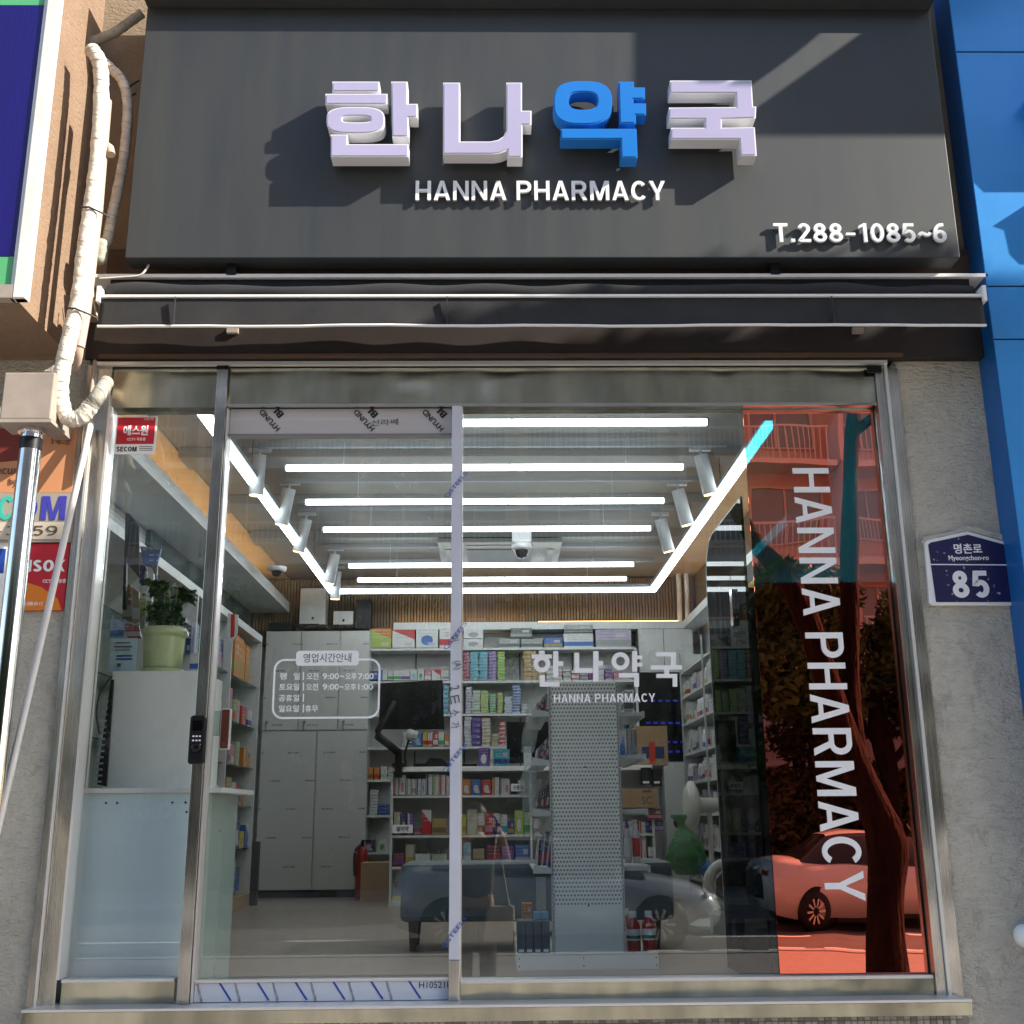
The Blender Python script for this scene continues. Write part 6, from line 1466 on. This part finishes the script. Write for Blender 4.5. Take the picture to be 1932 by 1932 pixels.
ap = thing('apartment_block', 'tall pale apartment block with balconies across the road', 'building', (2, -30, 0))
part('wall', MB().box(-26, 30, -44, -27.2, 0, 17.5), M['apt'], ap)
win = MB().box(-.9,.9,0,.05,0,1.45).mesh('pane', M['aptwin']); 
fr_ = MB().box(-1.0,-.92,.0,.1,-.06,1.52).box(.92,1.0,.0,.1,-.06,1.52).box(-.03,.03,.06,.1,0,1.45).box(-.91,.91,.0,.1,1.46,1.52).box(-.91,.91,.0,.1,-.06,-.01).mesh('window', M['aptslab'])
rl = MB()
for i in range(27): rl.box(-1.95+i*.15, -1.925+i*.15, 0, .03, 0, 1.0)
rl.box(-2.0,2.0,-.01,.04,1.0,1.06).box(-2.0,2.0,-.01,.04,-.05,0)
rl = rl.mesh('railing', M['rail'])
sl_ = MB().box(-2.2,2.2,-1.2,0,-.16,0).mesh('balcony_slab', M['aptslab'])
dvd = MB().box(-2.25,-2.05,-1.2,.02,0,2.64).mesh('partition', M['apt'])
for fl_ in range(5):
    for c_ in range(10):
        bx_ = -20+c_*4.6; bz = 3.0+fl_*2.8
        for nm_, me_, loc in (('balcony_slab', sl_, (bx_,-25.8,bz)), ('railing', rl, (bx_,-25.85,bz+.02)), ('partition', dvd, (bx_,-25.85,bz))):
            o = bpy.data.objects.new(nm_, me_); C.objects.link(o); o.parent = ap; o.location = Vector(loc)-ap.location
        for dx in (-1.05, 1.05):
            w = bpy.data.objects.new('window', fr_); C.objects.link(w); w.parent = ap; w.location = Vector((bx_+dx,-27.19,bz+.8))-ap.location
            g = bpy.data.objects.new('pane', win); C.objects.link(g); g.parent = w

# ---- cars
def car(name, label, x_front, y_side, paint, L=4.5, flip=1):
    z0 = -.13; t = thing(name, label, 'car', (x_front-L/2, y_side-.9, z0))
    def PX(u): return x_front-L+u     # u: 0 rear .. L front
    W_ = 1.78; yc = y_side-.9
    def sec(u, half, zlo, zhi, crown=.06): return [(PX(u), yc-half, zlo), (PX(u), yc-half*1.0, zlo+(zhi-zlo)*.55), (PX(u), yc-half*.93, zhi-.03), (PX(u), yc-half*.6, zhi+crown*.7), (PX(u), yc, zhi+crown), (PX(u), yc+half*.6, zhi+crown*.7), (PX(u), yc+half*.93, zhi-.03), (PX(u), yc+half*1.0, zlo+(zhi-zlo)*.55), (PX(u), yc+half, zlo)]
    S_ = [(0,.62,.45,.82),(.06,.78,.30,.96),(.35,.86,.22,1.02),(.9,.89,.20,1.0),(1.6,.89,.20,.95),(2.4,.89,.20,.94),(3.1,.89,.20,.93),(3.6,.88,.20,.88),(4.05,.85,.20,.80),(4.32,.78,.24,.70),(4.46,.66,.34,.60),(4.5,.55,.42,.54)]
    V = []; F = []
    for (u,h,a_,b_) in S_: V += [(x,y,z+z0) for x,y,z in sec(u*L/4.5,h,a_,b_)]
    m_ = 9
    for i in range(len(S_)-1):
        for j in range(m_-1): F.append((i*m_+j, i*m_+j+1, (i+1)*m_+j+1, (i+1)*m_+j))
        F.append((i*m_+m_-1, i*m_, (i+1)*m_, (i+1)*m_+m_-1))
    F += [tuple(range(m_)), tuple(range((len(S_)-1)*m_+m_-1, (len(S_)-1)*m_-1, -1))]
    part('body', MB().add(V, F, 0, True), paint, t)
    # greenhouse
    G_ = [(.45,.66,.98,1.02),(1.05,.62,.98,1.36),(1.6,.60,.96,1.43),(2.3,.60,.95,1.42),(2.75,.64,.94,1.30),(3.45,.74,.88,.95)]
    V = []; F = []
    for (u,h,a_,b_) in G_: V += [(PX(u*L/4.5), yc+s_*hh, zz+z0) for (s_,hh,zz) in ((-1,.82,a_),(-1,h,b_-.04),(-1,h*.7,b_),(1,h*.7,b_),(1,h,b_-.04),(1,.82,a_))]
    for i in range(len(G_)-1):
        for j in range(5): F.append((i*6+j, i*6+j+1, (i+1)*6+j+1, (i+1)*6+j))
    part('window_glass', MB().add(V, F, 0, True), M['carglass'], t)
    rf = MB(); V = []
    for (u,h,a_,b_) in G_[1:4]: V += [(PX(u*L/4.5), yc+s_*hh, zz+z0+.006) for (s_,hh,zz) in ((-1,h+.01,b_-.06),(-1,h*.7,b_+.005),(1,h*.7,b_+.005),(1,h+.01,b_-.06))]
    F = [(i*4+j, i*4+j+1, (i+1)*4+j+1, (i+1)*4+j) for i in range(2) for j in range(3)]
    part('roof', MB().add(V, F, 0, True), paint, t)
    for u in (.75, 3.62):
        for s_ in (1, -1):
            yy = yc+s_*.80; cx = PX(u*L/4.5)
            w_ = part('wheel', MB().lathe((cx, yy, z0+.31), [(.20,-.10),(.30,-.10),(.315,-.06),(.315,.06),(.30,.10),(.20,.10)], 28, axis='y'), M['tyre'], t)
            rm = MB().lathe((cx, yy, z0+.31), [(.205,-.09),(.205,.09)], 28, axis='y')
            for q_ in range(10):
                a_ = q_*math.pi/5; c_, s2 = math.cos(a_), math.sin(a_); yo = yy+s_*.085
                rm.add([(cx-s2*.012+c_*.03, yo, z0+.31+c_*.012+s2*.03),(cx+s2*.012+c_*.03, yo, z0+.31-c_*.012+s2*.03),(cx+s2*.02+c_*.2, yo+s_*.01, z0+.31-c_*.02+s2*.2),(cx-s2*.02+c_*.2, yo+s_*.01, z0+.31+c_*.02+s2*.2)], [(0,1,2,3)])
            part('rim', rm, M['rim'], w_)
            part('wheel_arch', MB().lathe((cx, yc+s_*.885, z0+.31), [(.0,-.004*s_),(.375,-.004*s_),(.375,.002*s_),(0,.002*s_)], 28, axis='y'), M['black'], t)
    for s_ in (1, -1):
        part('headlight', MB().tube([(PX(4.25*L/4.5), yc+s_*.72, z0+.66),(PX(4.40*L/4.5), yc+s_*.58, z0+.62)], .06, 10), M['headlamp'], t)
        part('tail_light', MB().tube([(PX(.10), yc+s_*.74, z0+.84),(PX(.04), yc+s_*.55, z0+.84)], .055, 10), M['redlamp'], t)
        part('mirror', MB().box(PX(3.0*L/4.5), PX(3.15*L/4.5), yc+s_*.93-.06, yc+s_*.93+.06, z0+.92, z0+1.03), paint, t, .02)
    part('sill', MB().box(PX(1.15), PX(3.2*L/4.5), yc-.88, yc+.88, z0+.14, z0+.2), M['black'], t)
    part('bumper_grille', MB().box(PX(L-.03), PX(L-.0), yc-.4, yc+.4, z0+.36, z0+.46), M['black'], t)
    return t
car('silver_car', 'silver car driving along the road, mirrored low in the right pane', vm(1368,1700,15.9).x, -11.1, M['carsilver'])
car('white_car', 'white car in the far lane, its rear wheel mirrored in the coloured film', vm(1462,1700,18).x+4.4, -13.2, M['carwhite'])

# ---- the person taking the picture, standing on the pavement behind the lens
pe = thing('person', 'person in dark shirt with raised arms holding a phone, mirrored in the glass', 'person', (-.16, -5.25, 0))
def skinned(name, V, E_, Rr, m_, parent, root=0, sub=2):
    me = bpy.data.meshes.new(name); me.from_pydata([tuple(v) for v in V], E_, []); me.materials.append(m_)
    o = bpy.data.objects.new(name, me); C.objects.link(o); o.parent = parent; o.location = -Vector(parent.location)
    sk_ = o.modifiers.new('skin', 'SKIN'); sk_.use_smooth_shade = True
    for i, r_ in enumerate(Rr): me.skin_vertices[0].data[i].radius = (r_ if isinstance(r_, tuple) else (r_, r_)); me.skin_vertices[0].data[i].use_root = (i == root)
    s_ = o.modifiers.new('sub', 'SUBSURF'); s_.levels = sub; s_.render_levels = sub; return o
bx_, by_ = -.16, -5.25
def B(x, y, z): return (bx_+x, by_+y, z)
# 0 pelvis,1 waist,2 chest,3 neck base,4 neck,5 head; arms; legs
V = [B(0,0,.92),B(0,0,1.08),B(0,.0,1.27),B(0,0,1.40),B(0,.01,1.46),B(0,.02,1.53),B(0,.03,1.62),
     B(.17,0,1.36),B(.27,.10,1.22),B(.22,.27,1.45),B(.17,.32,1.52),
     B(-.17,0,1.36),B(-.26,.12,1.24),B(-.03,.28,1.44),B(.02,.32,1.50),
     B(.09,0,.84),B(.10,.01,.48),B(.10,-.02,.09),B(.11,.10,.04),
     B(-.09,0,.84),B(-.10,.01,.48),B(-.10,-.02,.09),B(-.11,.10,.04)]
E_ = [(0,1),(1,2),(2,3),(3,4),(4,5),(5,6),(3,7),(7,8),(8,9),(9,10),(3,11),(11,12),(12,13),(13,14),(0,15),(15,16),(16,17),(17,18),(0,19),(19,20),(20,21),(21,22)]
Rr = [(.15,.11),(.12,.09),(.15,.10),(.08,.06),.05,(.07,.085),(.072,.085),.05,.04,.03,.022,.05,.04,.03,.022,.085,.055,.035,.04,.085,.055,.035,.04]
skinned('body', V, E_, Rr, M['skin'], pe, 0, 2)
# shirt over the torso, sleeves to mid upper arm; trousers
V2 = [B(0,0,.90),B(0,0,1.08),B(0,0,1.27),B(0,0,1.40),B(.17,0,1.365),B(.24,.06,1.27),B(-.17,0,1.365),B(-.235,.07,1.28)]
skinned('shirt', V2, [(0,1),(1,2),(2,3),(3,4),(4,5),(3,6),(6,7)], [(.19,.14),(.17,.13),(.18,.13),(.10,.085),.075,.07,.075,.07], M['tshirt'], pe, 0, 2)
V3 = [B(0,0,.94),B(.09,0,.84),B(.10,.01,.48),B(.10,-.02,.12),B(-.09,0,.84),B(-.10,.01,.48),B(-.10,-.02,.12)]
skinned('trousers', V3, [(0,1),(1,2),(2,3),(0,4),(4,5),(5,6)], [(.17,.13),.105,.08,.07,.105,.08,.07], M['trousers'], pe, 0, 2)
part('hair', blob(B(0,-.01,1.60), .098, .10, .125, 2, amp=.04), M['hair'], pe)
part('nose', MB().tube([B(0,.115,1.60), B(0,.13,1.575)], [.008,.014], 8), M['skin'], pe)
for s_ in (-1, 1):
    hx = (.16 if s_ > 0 else .03); 
    for f_ in range(4):
        z_ = 1.535+f_*.016*1; fx = hx-s_*.02
        pts = [B(hx, .33, 1.515+f_*.017), B(hx-s_*.005, .37, 1.52+f_*.018), B(hx-s_*.03, .385, 1.52+f_*.018), B(hx-s_*.05, .375, 1.52+f_*.018)]
        part('finger', MB().tube(smooth(pts, 3), .008, 8), M['skin'], pe)
    part('thumb', MB().tube(smooth([B(hx, .315, 1.51), B(hx-s_*.03, .315, 1.54), B(hx-s_*.035, .33, 1.565)], 3), .0095, 8), M['skin'], pe)
ph_ = thing('smartphone', 'black smartphone held up in both hands', 'phone', B(.10,.36,1.50))
part('body', MB().box(bx_+.055, bx_+.13, by_+.345, by_+.353, 1.47, 1.585), M['black'], ph_, .002)
tg = thing('tote_bag', 'cream canvas tote bag hanging from the shoulder of the person', 'bag', B(.17,.05,.8))
part('bag', MB().add([B(.06,.14,.60),B(.34,.10,.60),B(.32,.10,.88),B(.10,.14,.88),B(.06,.22,.60),B(.34,.18,.60),B(.32,.13,.88),B(.10,.17,.88)], [(0,1,2,3),(7,6,5,4),(0,4,5,1),(1,5,6,2),(2,6,7,3),(3,7,4,0)]), M['tote'], tg, .02)
part('strap', MB().tube(smooth([B(.12,.16,.88), B(.14,.17,1.1), B(.17,.12,1.40), B(.20,.0,1.42), B(.24,.02,1.1), B(.28,.13,.88)], 6), .008, 8), M['tote'], tg)
